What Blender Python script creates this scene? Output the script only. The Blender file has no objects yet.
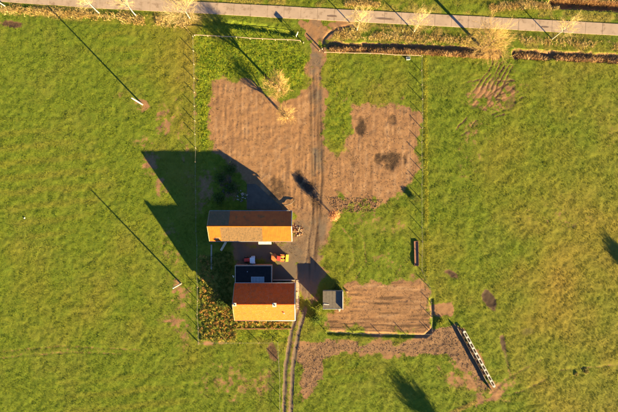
import bpy, math, random
import numpy as np
from mathutils import Vector, Matrix

# ------------------------------------------------------------------ camera, sky, sun, exposure
scene = bpy.context.scene
COL = scene.collection
MPP = 0.25                      # metres on the ground for one photo pixel
CAM_H = 120.0
W_PX, H_PX = 618.0, 412.0
def P(px, py): return ((px - 309.0) * MPP, (206.0 - py) * MPP)

cam_d = bpy.data.cameras.new('camera')
cam = bpy.data.objects.new('camera', cam_d); COL.objects.link(cam)
cam.location = (0, 0, CAM_H); cam.rotation_euler = (0, 0, 0)
cam_d.sensor_width = 36.0
cam_d.lens = 36.0 * CAM_H / (W_PX * MPP)
cam_d.clip_start = 1.0; cam_d.clip_end = 8000.0
scene.camera = cam

SUN_EL = math.radians(12.0)
SUN_DIR = Vector((0.692 * math.cos(SUN_EL), -0.722 * math.cos(SUN_EL), math.sin(SUN_EL))).normalized()
world = bpy.data.worlds.new('World'); scene.world = world; world.use_nodes = True
wn = world.node_tree.nodes; wl = world.node_tree.links; wn.clear()
sky = wn.new('ShaderNodeTexSky'); sky.sky_type = 'NISHITA'; sky.sun_disc = False
sky.sun_elevation = SUN_EL; sky.sun_rotation = math.atan2(SUN_DIR.x, SUN_DIR.y)
sky.air_density = 0.5; sky.dust_density = 0.0; sky.ozone_density = 3.0
bg = wn.new('ShaderNodeBackground'); bg.inputs['Strength'].default_value = 0.05
wo = wn.new('ShaderNodeOutputWorld')
wl.new(sky.outputs[0], bg.inputs[0]); wl.new(bg.outputs[0], wo.inputs[0])

sun_d = bpy.data.lights.new('sun', 'SUN'); sun_d.energy = 5.0; sun_d.angle = math.radians(0.5)
sun_d.color = (1.0, 0.77, 0.37)
sun = bpy.data.objects.new('sun', sun_d); COL.objects.link(sun)
sun.rotation_euler = SUN_DIR.to_track_quat('Z', 'Y').to_euler(); sun.location = SUN_DIR * 200

vs = scene.view_settings
scene.display_settings.display_device = 'sRGB'
vs.view_transform = 'Standard'; vs.look = 'None'; vs.gamma = 1.0; vs.use_curve_mapping = False
vs.exposure = 3.13
scene.cycles.max_bounces = 6

RNG = np.random.default_rng(7)
random.seed(7)

# ------------------------------------------------------------------ helpers
def tag(o, label=None, cat=None, group=None, kind=None):
    if label: o['label'] = label
    if cat: o['category'] = cat
    if group: o['group'] = group
    if kind: o['kind'] = kind
    return o
def empty(name, loc, rz=0.0, label=None, cat=None, group=None):
    o = bpy.data.objects.new(name, None); COL.objects.link(o)
    o.location = loc; o.rotation_euler = (0, 0, rz); o.empty_display_size = 0.3
    return tag(o, label, cat, group)
def link(name, me, mat=None, parent=None):
    if mat is not None and not me.materials: me.materials.append(mat)
    o = bpy.data.objects.new(name, me); COL.objects.link(o)
    if parent is not None: o.parent = parent
    return o
def np_mesh(name, v, f, col=None, attr='col', smooth=False):
    """v Nx3, f MxK numpy arrays -> mesh; col Nx4 point colours"""
    me = bpy.data.meshes.new(name)
    v = np.asarray(v, np.float32); f = np.asarray(f, np.int32)
    n, k = f.shape
    me.vertices.add(len(v)); me.vertices.foreach_set('co', v.ravel())
    me.loops.add(n * k); me.loops.foreach_set('vertex_index', f.ravel())
    me.polygons.add(n)
    me.polygons.foreach_set('loop_start', np.arange(0, n * k, k, dtype=np.int32))
    me.polygons.foreach_set('loop_total', np.full(n, k, np.int32))
    if smooth: me.polygons.foreach_set('use_smooth', np.ones(n, bool))
    me.update(calc_edges=True)
    if col is not None:
        cols = col if isinstance(col, dict) else {attr: col}
        for a, c in cols.items():
            at = me.attributes.new(a, 'FLOAT_COLOR', 'POINT')
            at.data.foreach_set('color', np.asarray(c, np.float32).ravel())
    return me

class MB:
    def __init__(s): s.v = []; s.f = []
    def poly(s, pts):
        b = len(s.v); s.v += [tuple(p) for p in pts]; s.f.append(tuple(range(b, b + len(pts))))
    def box(s, c, d, rz=0.0, rx=0.0, ry=0.0):
        m = Matrix.Translation(c) @ Matrix.Rotation(rz, 4, 'Z') @ Matrix.Rotation(ry, 4, 'Y') @ Matrix.Rotation(rx, 4, 'X')
        b = len(s.v)
        for x, y, z in ((-1,-1,-1),(1,-1,-1),(1,1,-1),(-1,1,-1),(-1,-1,1),(1,-1,1),(1,1,1),(-1,1,1)):
            s.v.append(tuple(m @ Vector((x*d[0]/2, y*d[1]/2, z*d[2]/2))))
        s.f += [tuple(b+i for i in q) for q in ((0,3,2,1),(4,5,6,7),(0,1,5,4),(1,2,6,5),(2,3,7,6),(3,0,4,7))]
        return s
    def bx(s, x0, x1, y0, y1, z0, z1): return s.box(((x0+x1)/2,(y0+y1)/2,(z0+z1)/2),(x1-x0,y1-y0,z1-z0))
    def prism(s, prof, axis, a0, a1):
        """prof: list of 2-D points (ccw); axis 'x' -> (y,z), 'y' -> (x,z), 'z' -> (x,y)"""
        def m(p, a): return {'x': (a, p[0], p[1]), 'y': (p[0], a, p[1]), 'z': (p[0], p[1], a)}[axis]
        n = len(prof); b = len(s.v)
        s.v += [m(p, a0) for p in prof] + [m(p, a1) for p in prof]
        s.f += [tuple(range(b + n - 1, b - 1, -1)), tuple(range(b + n, b + 2*n))]
        s.f += [(b+i, b+(i+1) % n, b+n+(i+1) % n, b+n+i) for i in range(n)]
        return s
    def tube(s, pts, rad, n=8):
        pts = [Vector(p) for p in pts]; b = len(s.v)
        for i, p in enumerate(pts):
            d = (pts[min(i+1, len(pts)-1)] - pts[max(i-1, 0)]).normalized()
            u = d.cross(Vector((0,0,1)) if abs(d.z) < .9 else Vector((1,0,0))).normalized(); w = d.cross(u)
            r = rad[i] if isinstance(rad, (list, tuple)) else rad
            for k in range(n):
                a = 2*math.pi*k/n; s.v.append(tuple(p + (u*math.cos(a) + w*math.sin(a))*r))
        for i in range(len(pts)-1):
            for k in range(n):
                s.f.append((b+i*n+k, b+i*n+(k+1) % n, b+(i+1)*n+(k+1) % n, b+(i+1)*n+k))
        s.f.append(tuple(b+k for k in range(n-1, -1, -1))); e = b+(len(pts)-1)*n
        s.f.append(tuple(e+k for k in range(n)))
        return s
    def mesh(s, name='mesh', smooth=False):
        me = bpy.data.meshes.new(name); me.from_pydata(s.v, [], s.f); me.update()
        if smooth:
            for p in me.polygons: p.use_smooth = True
        return me
    def build(s, name, mat, parent=None, smooth=False, bevel=0.0):
        o = link(name, s.mesh(name, smooth), mat, parent)
        if bevel:
            b = o.modifiers.new('bevel', 'BEVEL'); b.width = bevel; b.segments = 2; b.limit_method = 'ANGLE'
        return o

# ---- value noise on numpy arrays
def vnoise(x, y, scale, seed):
    r = np.random.default_rng(seed); T = r.random((256, 256)).astype(np.float32)
    x = x / scale + 1000.37; y = y / scale + 1000.71
    xi = np.floor(x).astype(int); yi = np.floor(y).astype(int); fx = x - xi; fy = y - yi
    fx = fx*fx*(3-2*fx); fy = fy*fy*(3-2*fy)
    a = T[xi & 255, yi & 255]; b = T[(xi+1) & 255, yi & 255]; c = T[xi & 255, (yi+1) & 255]; d = T[(xi+1) & 255, (yi+1) & 255]
    return (a*(1-fx)+b*fx)*(1-fy)+(c*(1-fx)+d*fx)*fy - 0.5
def fbm(x, y, scale, seed, octs=4):
    t = 0; a = 1.0
    for o in range(octs): t = t + a*vnoise(x, y, scale/2**o, seed+o); a *= .55
    return t
def sstep(a, b, x):
    t = np.clip((x-a)/(b-a), 0, 1); return t*t*(3-2*t)
def line_d(px, py, pts):
    d = np.full(px.shape, 1e9)
    for (ax, ay), (bx, by) in zip(pts[:-1], pts[1:]):
        ux, uy = bx-ax, by-ay; t = np.clip(((px-ax)*ux+(py-ay)*uy)/(ux*ux+uy*uy), 0, 1)
        d = np.minimum(d, np.hypot(px-ax-t*ux, py-ay-t*uy))
    return d
def poly_sd(px, py, pts):
    ins = np.zeros(px.shape, bool); q = list(pts)+[pts[0]]
    for (ax, ay), (bx, by) in zip(q[:-1], q[1:]):
        if ay == by: continue
        c = ((ay > py) != (by > py)) & (px < (bx-ax)*(py-ay)/(by-ay)+ax); ins ^= c
    d = line_d(px, py, q)
    return np.where(ins, d, -d)              # positive inside
def ell(px, py, cx, cy, rx, ry, rot=0.0):
    c, s = math.cos(math.radians(rot)), math.sin(math.radians(rot))
    dx, dy = px-cx, py-cy; u = dx*c+dy*s; v = -dx*s+dy*c
    return np.hypot(u/rx, v/ry)              # 1 on the rim

# ------------------------------------------------------------------ materials
def nt_mat(name):
    m = bpy.data.materials.new(name); m.use_nodes = True
    return m, m.node_tree.nodes, m.node_tree.links, m.node_tree.nodes['Principled BSDF']
def mixc(N, L, fac, a, b, mode='MIX'):
    n = N.new('ShaderNodeMix'); n.data_type = 'RGBA'; n.blend_type = mode
    for sock, val in ((n.inputs[0], fac), (n.inputs[6], a), (n.inputs[7], b)):
        if isinstance(val, (int, float)): sock.default_value = val
        elif isinstance(val, tuple): sock.default_value = (*val, 1) if len(val) == 3 else val
        else: L.new(val, sock)
    return n.outputs[2]
def ramp(N, L, src, a, b):
    n = N.new('ShaderNodeMapRange'); n.inputs[1].default_value = a; n.inputs[2].default_value = b
    L.new(src, n.inputs[0]); return n.outputs[0]
def noise(N, L, scale, detail=4, rough=.6, vec=None):
    n = N.new('ShaderNodeTexNoise'); n.inputs['Scale'].default_value = scale
    n.inputs['Detail'].default_value = detail; n.inputs['Roughness'].default_value = rough
    if vec is not None: L.new(vec, n.inputs['Vector'])
    return n.outputs[0]
def pos(N): return N.new('ShaderNodeNewGeometry').outputs['Position']
def mat(name, c1, c2=None, rough=.8, scale=1.5, bump=0.0, bscale=8.0, metal=0.0, lo=.35, hi=.65, spots=None):
    m, N, L, B = nt_mat(name); p = pos(N)
    c2 = c2 or tuple(x*.7 for x in c1)
    c = mixc(N, L, ramp(N, L, noise(N, L, scale, 5, .65, p), lo, hi), c1, c2)
    if spots: c = mixc(N, L, ramp(N, L, noise(N, L, spots[1], 3, .6, p), spots[2], spots[2]+.12), c, spots[0])
    L.new(c, B.inputs['Base Color']); B.inputs['Roughness'].default_value = rough; B.inputs['Metallic'].default_value = metal
    B.inputs['Specular IOR Level'].default_value = .08 if rough > .7 else .4
    if bump:
        b = N.new('ShaderNodeBump'); b.inputs['Strength'].default_value = bump; b.inputs['Distance'].default_value = .03
        L.new(noise(N, L, bscale, 4, .6, p), b.inputs['Height']); L.new(b.outputs[0], B.inputs['Normal'])
    return m
def attr_mat(name, rough=.75, trans=0.0):
    m, N, L, B = nt_mat(name)
    a = N.new('ShaderNodeAttribute'); a.attribute_name = 'col'
    L.new(a.outputs['Color'], B.inputs['Base Color']); B.inputs['Roughness'].default_value = rough
    B.inputs['Specular IOR Level'].default_value = .06
    if trans:
        t = N.new('ShaderNodeBsdfTranslucent'); L.new(a.outputs['Color'], t.inputs[0])
        x = N.new('ShaderNodeMixShader'); x.inputs[0].default_value = trans
        L.new(B.outputs[0], x.inputs[1]); L.new(t.outputs[0], x.inputs[2])
        L.new(x.outputs[0], N['Material Output'].inputs[0])
    return m

def ground_mat():
    m, N, L, B = nt_mat('ground'); p = pos(N)
    a1 = N.new('ShaderNodeAttribute'); a1.attribute_name = 'm1'
    a2 = N.new('ShaderNodeAttribute'); a2.attribute_name = 'm2'
    s1 = N.new('ShaderNodeSeparateColor'); L.new(a1.outputs['Color'], s1.inputs[0])
    s2 = N.new('ShaderNodeSeparateColor'); L.new(a2.outputs['Color'], s2.inputs[0])
    big = noise(N, L, .05, 4, .6, p); mid = noise(N, L, .9, 6, .7, p); fine = noise(N, L, 4.5, 5, .7, p)
    g = mixc(N, L, ramp(N, L, mid, .38, .62), (.076, .107, .010), (.116, .136, .012))
    g = mixc(N, L, ramp(N, L, fine, .46, .7), g, (.046, .066, .009))
    g = mixc(N, L, ramp(N, L, s1.outputs[2], .1, 1.1), g, (.185, .125, .024))
    g = mixc(N, L, s2.outputs[0], g, (.20, .135, .04))            # dry straw
    lush = mixc(N, L, ramp(N, L, mid, .4, .6), (.07, .11, .010), (.16, .165, .012))
    g = mixc(N, L, s2.outputs[1], g, lush)
    e = N.new('ShaderNodeMath'); e.operation = 'ADD'             # ragged edge of the soil
    nn = N.new('ShaderNodeMath'); nn.operation = 'MULTIPLY_ADD'; nn.inputs[1].default_value = 1.5; nn.inputs[2].default_value = -.75
    L.new(noise(N, L, 1.3, 7, .75, p), nn.inputs[0]); L.new(nn.outputs[0], e.inputs[0]); L.new(s1.outputs[0], e.inputs[1])
    soil = mixc(N, L, ramp(N, L, mid, .35, .65), (.182, .096, .047), (.222, .124, .063))
    soil = mixc(N, L, ramp(N, L, fine, .48, .78), soil, (.118, .066, .035))
    soil = mixc(N, L, ramp(N, L, noise(N, L, .22, 6, .7, p), .52, .74), soil, (.115, .062, .036))
    a3 = N.new('ShaderNodeAttribute'); a3.attribute_name = 'm3'
    s3 = N.new('ShaderNodeSeparateColor'); L.new(a3.outputs['Color'], s3.inputs[0])
    soil = mixc(N, L, s3.outputs[0], soil, (.265, .165, .095))
    soil = mixc(N, L, s2.outputs[2], soil, (.105, .078, .056))       # trodden grey-brown gravel
    soil = mixc(N, L, s3.outputs[1], soil, (.060, .036, .022))
    c = mixc(N, L, ramp(N, L, e.outputs[0], .34, .66), g, soil)
    wt = N.new('ShaderNodeMath'); wt.operation = 'ADD'; L.new(nn.outputs[0], wt.inputs[0]); L.new(s1.outputs[1], wt.inputs[1])
    wet_shade = ramp(N, L, wt.outputs[0], .22, 1.0)
    c = mixc(N, L, wet_shade, c, (.042, .026, .016))
    L.new(c, B.inputs['Base Color'])
    r = N.new('ShaderNodeMapRange'); r.inputs[3].default_value = .95; r.inputs[4].default_value = .6
    L.new(wet_shade, r.inputs[0]); L.new(r.outputs[0], B.inputs['Roughness']); B.inputs['Specular IOR Level'].default_value = .08
    b = N.new('ShaderNodeBump'); b.inputs['Strength'].default_value = .8; b.inputs['Distance'].default_value = .08
    bs = N.new('ShaderNodeMath'); bs.operation = 'MULTIPLY_ADD'; bs.inputs[1].default_value = -.5; bs.inputs[2].default_value = .85; bs.use_clamp = True
    L.new(s1.outputs[0], bs.inputs[0]); L.new(bs.outputs[0], b.inputs['Strength'])
    L.new(noise(N, L, 3.2, 6, .75, p), b.inputs['Height']); L.new(b.outputs[0], B.inputs['Normal'])
    return m
def brick_mat(name, c1, c2, mortar):
    m, N, L, B = nt_mat(name)
    t = N.new('ShaderNodeTexCoord'); bt = N.new('ShaderNodeTexBrick'); bt.inputs['Scale'].default_value = 1.0
    mp = N.new('ShaderNodeMapping'); mp.inputs['Rotation'].default_value = (math.pi/2, 0, 0)
    bt.inputs['Brick Width'].default_value = .22; bt.inputs['Row Height'].default_value = .07; bt.inputs['Mortar Size'].default_value = .008
    sp = N.new('ShaderNodeSeparateXYZ'); L.new(pos(N), sp.inputs[0])
    ad = N.new('ShaderNodeMath'); L.new(sp.outputs[0], ad.inputs[0]); L.new(sp.outputs[1], ad.inputs[1])
    cb = N.new('ShaderNodeCombineXYZ'); L.new(ad.outputs[0], cb.inputs[0]); L.new(sp.outputs[2], cb.inputs[1])
    L.new(cb.outputs[0], bt.inputs[0])
    bt.inputs['Color1'].default_value = (*c1, 1); bt.inputs['Color2'].default_value = (*c2, 1); bt.inputs['Mortar'].default_value = (*mortar, 1)
    L.new(bt.outputs[0], B.inputs['Base Color']); B.inputs['Roughness'].default_value = .9
    return m
M = dict(
    ground=ground_mat(), leaf=attr_mat('leaf', .6, .25), grass=attr_mat('grass', .65, .2), dryleaf=attr_mat('dry_leaf', .8, .15),
    concrete=mat('road_concrete', (.285,.212,.160), (.235,.175,.132), .9, .35, .4, 14, spots=((.185,.130,.094), .7, .55)),
    joint=mat('joint_tar', (.05,.042,.035)), patch=mat('road_patch', (.13,.085,.07), (.10,.07,.055), .9, 3),
    brick=brick_mat('red_brick', (.30,.12,.07), (.22,.09,.05), (.3,.27,.23)),
    plaster=mat('plaster', (.55,.5,.42), (.45,.40,.33), .9, .8),
    tile=mat('roof_tile', (.48,.077,.011), (.38,.060,.011), .85, 1.1, .3, 9, spots=((.30,.060,.014), .9, .56)),
    sheet_orange=mat('rusty_sheet', (.30,.075,.010), (.23,.056,.010), .85, .9, .2, 6, spots=((.16,.055,.015), 2.5, .58)),
    sheet_grey=mat('weathered_sheet', (.105,.063,.031), (.080,.050,.027), .85, 1.6, .4, 10, spots=((.045,.033,.022), 3.0, .54)),
    sheet_brown=mat('brown_sheet', (.36,.088,.024), (.27,.066,.022), .9, .8, .3, 8, spots=((.16,.072,.03), 1.0, .56)),
    sheet_moss=mat('mossy_sheet', (.12,.078,.048), (.075,.064,.042), .9, 1.0, .3, 8, spots=((.06,.07,.03), 3, .55)),
    white=mat('white_paint', (.42,.40,.36), (.32,.30,.26), .75, 2, spots=((.2,.17,.13), 3, .6)), felt=mat('roof_felt', (.012,.012,.014), (.018,.017,.018), .85, 1.2, .2, 12),
    metal=mat('zinc', (.35,.36,.37), (.27,.28,.3), .5, 2, metal=.4), glass=mat('glass', (.06,.08,.10), (.04,.06,.08), .08, 1),
    skyglass=mat('polycarbonate', (.17,.20,.22), (.13,.16,.18), .25, 3),
    timber=mat('weathered_timber', (.30,.22,.15), (.20,.15,.10), .9, 3, .3, 20), palet=mat('pale_timber', (.48,.37,.25), (.36,.27,.18), .85, 2.5, .3, 20),
    pole=mat('pole_wood', (.42,.35,.27), (.30,.24,.18), .9, 2.0, .3, 15), wire=mat('wire', (.28,.26,.24), None, .6, 2, metal=.5),
    rail=mat('fence_rail', (.40,.28,.19), (.30,.21,.14), .85, 1.5), darkwood=mat('dark_wood', (.085,.06,.045), (.05,.038,.03), .9, 2),
    bark_pale=mat('pale_bark', (.42,.35,.25), (.30,.25,.18), .9, 3, .3, 12, spots=((.12,.10,.08), 4, .62)), bark=mat('bark', (.12,.09,.065), (.08,.06,.045), .95, 3, .5, 12),
    redbrown=mat('red_brown_board', (.24,.125,.08), (.17,.09,.06), .85, 1.8, .2, 12), black=mat('rubber', (.02,.02,.02), (.03,.03,.028), .8, 4),
    orange=mat('orange_paint', (.45,.14,.025), (.33,.10,.03), .6, 3, spots=((.16,.09,.05), 4, .58)), yellow=mat('yellow_paint', (.75,.42,.03), (.62,.33,.03), .5, 2),
    red=mat('red_paint', (.55,.045,.03), (.45,.04,.03), .4, 2), greywhite=mat('grey_white_paint', (.62,.62,.62), (.5,.5,.5), .5, 3),
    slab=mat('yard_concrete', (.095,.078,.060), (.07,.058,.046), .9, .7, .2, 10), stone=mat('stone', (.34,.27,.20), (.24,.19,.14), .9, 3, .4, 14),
    rubble=mat('brick_rubble', (.26,.13,.062), (.18,.09,.048), .9, 2.5), door=mat('door_green', (.06,.10,.07), (.05,.08,.06), .6, 2),
    shedroof=mat('shed_felt', (.12,.10,.082), (.09,.075,.06), .9, 2, .3, 10),
    water=mat('muddy_water', (.035,.022,.014), (.03,.02,.012), .15, 1),
)

# ------------------------------------------------------------------ the ground (pasture, soil, track, ditches)
ROAD = [(-2400, -145), (-300, -21), (0, -4.3), (100, 2.5), (210, 8.0), (300, 13.0), (400, 18.2), (460, 21.3), (530, 24.8), (618, 29.6), (900, 45), (3000, 160)]
PLOT_A = [(211,82),(232,80),(255,85),(262,96),(285,102),(300,96),(309,88),(311,60),(321,60),(323,90),(325,120),(326,150),(322,212),(293,214),(248,210),(246,190),(232,165),(211,148)]
COURT = [(238,244),(275,241),(298,240),(300,266),(296,284),(272,284),(272,263),(238,263)]
YARD = [(309,190),(326,150),(338,158),(340,195),(352,205),(338,213),(328,222),(322,262),(320,287),(311,302),(299,302),(296,265),(283,262),(270,243),(292,240),(293,212)]
PLOT_B = [(352,106),(380,103),(410,105),(418,112),(418,135),(413,150),(416,165),(414,178),(402,190),(385,200),(350,197),(330,190),(326,165),(340,155),(349,130)]
PLOT_C = [(325,312),(345,308),(346,287),(365,282),(390,280),(420,281),(431,290),(432,330),(425,333),(327,331)]
PLOT_D = [(296,347),(330,340),(380,344),(420,340),(440,327),(455,324),(463,332),(479,360),(491,388),(480,392),(468,372),(440,356),(400,354),(345,352),(326,362),(319,385),(303,396),(298,372)]
TRACK = [(318,14),(316,45),(316,80),(317,130),(318,180),(315,220),(309,262),(304,300),(295,332),(289,368),(287,420),(286,470)]
DITCH_S = [[(331,46.5),(420,48.5),(497,53)], [(516,53.5),(618,58.5),(700,62)]]
DITCH_N = [(553,3),(618,7),(700,11)]
TYRES = []
for k in range(6):
    TYRES.append([(495+4.2*k, 57+.5*k), (489+4.4*k, 70), (478+4.2*k, 86+1.5*k), (465+4.0*k, 99+3*k)])
for k in range(6):
    TYRES.append([(474+4.5*k, 103+3*k), (489+4.5*k, 95+3.2*k), (507+5*k, 84+3.6*k)] if k != 3 else [(480, 98), (512, 101), (526, 96)])
TYRES += [[(498,82),(530,80),(550,76)], [(460,84),(480,80)], [(455,130),(466,118)], [(462,136),(476,121)]]
SWAY = [[(0,352),(60,346),(140,350)], [(0,358),(70,352),(120,354)], [(490,395),(505,380),(540,360)], [(488,398),(520,392),(545,380)], [(482,392),(470,380),(462,378)],
        [(484,394),(468,388)], [(494,398),(510,402)], [(505,345),(508,365),(512,385)], [(620,365),(560,370)], [(330,190),(345,205),(370,210)], [(340,226),(352,240),(354,262),(345,275)], [(350,222),(364,238),(366,262),(356,278)]]

STEP = 0.25
GX0, GX1, GY0, GY1 = -90.0, 90.0, -62.0, 62.0
NX = int((GX1-GX0)/STEP)+1; NY = int((GY1-GY0)/STEP)+1
xs = np.linspace(GX0, GX1, NX); ys = np.linspace(GY0, GY1, NY)
GX, GY = np.meshgrid(xs, ys)                     # [NY, NX]
PX = GX/MPP+309.0; PY = 206.0-GY/MPP
n3 = fbm(GX, GY, 3.0, 11)*4; n1 = fbm(GX, GY, 1.2, 23, 3)*2; n10 = fbm(GX, GY, 12.0, 31)

d_road = line_d(PX, PY, ROAD); d_track = line_d(PX, PY, TRACK)
soil = np.zeros_like(GX); wet_shade = np.zeros_like(GX); dry = np.zeros_like(GX); lush = np.zeros_like(GX); grav = np.zeros_like(GX)
def add_soil(sd, soft=6.5, amt=1.0):
    global soil
    soil = np.maximum(soil, amt*sstep(-soft, soft, sd + n3*2.6 + n1*1.6))
sdA = poly_sd(PX, PY, PLOT_A); sdB = poly_sd(PX, PY, PLOT_B); sdC = poly_sd(PX, PY, PLOT_C); sdD = poly_sd(PX, PY, PLOT_D); sdY = poly_sd(PX, PY, YARD)
sdK = poly_sd(PX, PY, COURT)
for sd in (sdA, sdB, sdC, sdY, sdK): add_soil(sd)
add_soil(sdD, 4, .92)
tw = np.where(PY < 90, 5.0, np.where(PY < 290, 8.0, 5.5))
add_soil(np.where(PY < 300, tw - d_track, -9), 2.5)
flare = poly_sd(PX, PY, [(298,19),(350,22),(330,30),(323,40),(321,55),(311,55),(309,38),(303,30)]); add_soil(flare, 2.0)
add_soil(poly_sd(PX, PY, [(432,304),(452,302),(455,312),(433,317)]), 2)
for c in ((165,122,9,18,10,.95),(149,166,10,13,0,.9),(140,140,14,8,0,.5),(160,185,10,14,0,.75),(120,95,16,6,0,.4),(172,242,10,8,0,.5),(178,292,10,14,0,.85),(172,322,16,9,0,.8),(143,105,7,6,0,1.6),(184,300,8,20,20,.62),(60,352,60,4,-3,.4),
          (352,202,42,10,-5,.9),(375,222,40,14,0,.48),(385,262,28,14,0,.45),(172,250,12,40,0,.5),(182,330,14,22,0,.6),(178,110,10,40,0,.45),(186,160,7,40,0,.5),(340,95,10,16,0,.4),(367,90,20,8,-10,.45),(232,382,40,25,0,.52),(262,385,16,24,0,.6),(560,215,45,25,0,.38),(470,150,20,40,0,.40),(505,82,25,9,-25,.55),
          (492,92,24,18,-20,1.0),(490,106,18,8,-20,.9),(472,130,14,20,20,.5),(520,90,22,8,-20,.5),(488,394,15,9,-30,1.5),(478,384,10,6,30,1.1),(502,388,14,5,-38,.9),(462,380,22,11,20,.85),(205,190,16,34,0,.62),(228,185,14,20,0,.7),(195,95,3.5,60,0,.5),(196,200,4,50,0,.45),(210,343,18,3,0,.7),(10,24,10,4,5,.8),(420,160,5,50,0,.35),
          (500,388,30,10,-35,.5),(610,120,30,40,0,.3),(300,240,20,30,0,.9),(299,225,8,14,0,.9),(340,12,1,1,0,.1),(408,278,10,6,0,.6)):
    soil = np.maximum(soil, c[5]*sstep(1.6, .2, ell(PX, PY, *c[:5]) + n3*.25)*np.clip(.75+.55*n1+.2*n3, .25, 1.1))
dty = np.full(GX.shape, 1e9)
for l in TYRES: dty = np.minimum(dty, line_d(PX+.5*n3+3*n10, PY+.5*n3, l))
dsw = np.full(GX.shape, 1e9)
for l in SWAY: dsw = np.minimum(dsw, line_d(PX, PY, l))
soil = np.maximum(soil, .66*sstep(1.5, .2, dty + n1*.5)*np.clip(.8+.9*n3, .1, 1)); wet_shade = np.maximum(wet_shade, .85*sstep(.9, .1, dty + n1*.3)*np.clip(.6+.9*n3, 0, 1)); soil = np.maximum(soil, .42*sstep(2.2, .3, dsw + n1*.6))
# two wheel ruts of the lane in front of the house
south = sstep(296, 318, PY)
rut = np.abs(d_track - 3.6)
soil = np.maximum(soil, .95*south*sstep(2.6, 1.4, rut + n1*.6)); soil = np.where(PY > 308, np.maximum(soil, .42*sstep(7, 4, d_track)), soil)
grav = np.maximum(grav, south*sstep(3, 1.5, rut)); grav = np.maximum(grav, .75*sstep(-4, 6, sdY)*sstep(190, 235, PY)); grav = np.maximum(grav, sstep(-4, 4, sdK)); grav = np.maximum(grav, (.45+.5*n3)*sstep(9, 3, d_track)*sstep(240, 200, PY)); grav = np.maximum(grav, sstep(-3, 5, sdY)*sstep(195, 225, PY)*(.8+.4*n3)); grav = np.maximum(grav, .35*sstep(-3, 4, sdD))
grav = np.clip(grav, 0, 1)
# damp and standing-water patches, plus two tree shadows painted in dark
for c in ((300,177,5,10,0,1.25),(307,187,7,9,-20,1.2),(313,198,5,10,-25,.8),(361,124,5,9,0,1.1),(393,121,4,5,0,.75),(378,160,4.5,6,10,.9),(391,161,9,10,0,1.05),(352,163,5,5,0,.6),  # first three: damp soil plus the orange tree's painted crown shadow
          (371,170,2,9,0,.55),(277,190,10,13,-30,.8),(405,160,2,8,0,.8),(487.5,298,5.2,11,-28,1.7),(452,274,10,4.2,24,1.2),(503,344,2.8,8,-14,1.3),(506,358,1.6,8,-8,.6),(11,24,9,3.0,6,.95),
          (274,353,7,12,-12,.9),(270,390,5,20,0,.5),(527,333,7,5,0,.55),(470,395,8,3,0,.5),(510,88,6,4,-30,.55),(494,78,3,6,30,.5),(474,107,5,2,-20,.5),(511,102,4,7,30,.6),(415,198,4,6,0,.5),
          (330,240,2.5,3,0,.6),(350,362,8,4,0,.3),(312,360,9,16,0,.35),(440,345,20,9,0,.35),(613,252,6,8,0,.35),(404,112,2,6,0,.6)):  # patch near the right frame edge: painted shadow of the tree outside
    wet_shade = np.maximum(wet_shade, c[5]*sstep(1.45, .45, ell(PX, PY, *c[:5]) + n3*.22 + n1*.15))
soil = np.maximum(soil, sstep(.4, .8, wet_shade)*.8)
for l in DITCH_S+[DITCH_N]: soil = np.maximum(soil, .62*sstep(6.5, 4, line_d(PX, PY, l)+n1)); 
wet0 = np.minimum.reduce([line_d(PX, PY, l) for l in DITCH_S+[DITCH_N]]); wet_shade = np.maximum(wet_shade, .5*sstep(4, 1.5, wet0))
# dry, tall and lush grass
ry = np.interp(PX, [p[0] for p in ROAD], [p[1] for p in ROAD])
below = PY - ry
dry = np.maximum(dry, .75*sstep(5, 8, below)*sstep(22, 16, below)*sstep(230, 180, PX)*sstep(-.5, .4, n3+.2))
dry = np.maximum(dry, .8*sstep(5, 8, below)*sstep(30, 22, below)*sstep(322, 334, PX)*sstep(520, 470, PX)*sstep(-.9, .5, n3+.1))
dry = np.maximum(dry, .5*sstep(5, 8, below)*sstep(32, 24, below)*sstep(470, 520, PX)*sstep(-.6, .7, n3))
dry = np.maximum(dry, .55*sstep(-5, -7, below)*sstep(-24, -10, below)*sstep(-.6, .6, n3))
dry = np.maximum(dry, .35*sstep(2.4, 1.0, np.abs(PX-425.5-(PY-60)*.004))*sstep(50, 60, PY)*sstep(290, 275, PY))
dry = np.maximum(dry, .10*sstep(.0, .5, fbm(GX, GY, 7, 91)))
dry = np.maximum(dry, .75*sstep(3.0, 1.2, np.abs(line_d(PX, PY, [(450,414),(484,398)]))))
lush = np.maximum(lush, sstep(-3, 4, poly_sd(PX, PY, [(196,37),(302,42),(310,60),(303,84),(262,82),(232,80),(211,82),(211,150),(200,152),(195,90)]) + n3*2))
lush = np.maximum(lush, .8*sstep(-3, 4, poly_sd(PX, PY, [(206,20),(290,31),(300,40),(196,36)]) + n3*2))
lush = np.maximum(lush, .35*sstep(-3, 4, poly_sd(PX, PY, [(200,152),(240,160),(240,210),(206,214),(205,245),(236,246),(236,320),(200,340),(197,250)]) + n3*2))
lush = np.maximum(lush, .45*sstep(-3, 3, poly_sd(PX, PY, [(326,60),(345,60),(350,105),(346,140),(338,152),(326,135)]) + n3*2))
lush = np.maximum(lush, .7*sstep(-2, 2, poly_sd(PX, PY, [(236,328),(292,328),(284,342),(236,342)]) + n3*2))
lush = np.maximum(lush, .5*sstep(2, 1, np.abs(PX-426))*sstep(50, 60, PY)*sstep(290, 275, PY))
gsd = poly_sd(PX, PY, [(200,256),(232,250),(234,318),(292,322),(292,328),(236,329),(236,342),(200,341)])
dry = np.maximum(dry, .45*sstep(-3, 3, gsd+n3)); lush = lush*(1-.7*sstep(-3, 3, gsd))
lush = np.where(soil > .5, lush*.3, lush)
built = np.maximum(poly_sd(PX, PY, [(213,210),(293,210),(293,240),(213,240)]), poly_sd(PX, PY, [(238,264),(295,264),(295,316),(238,316)]))

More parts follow.
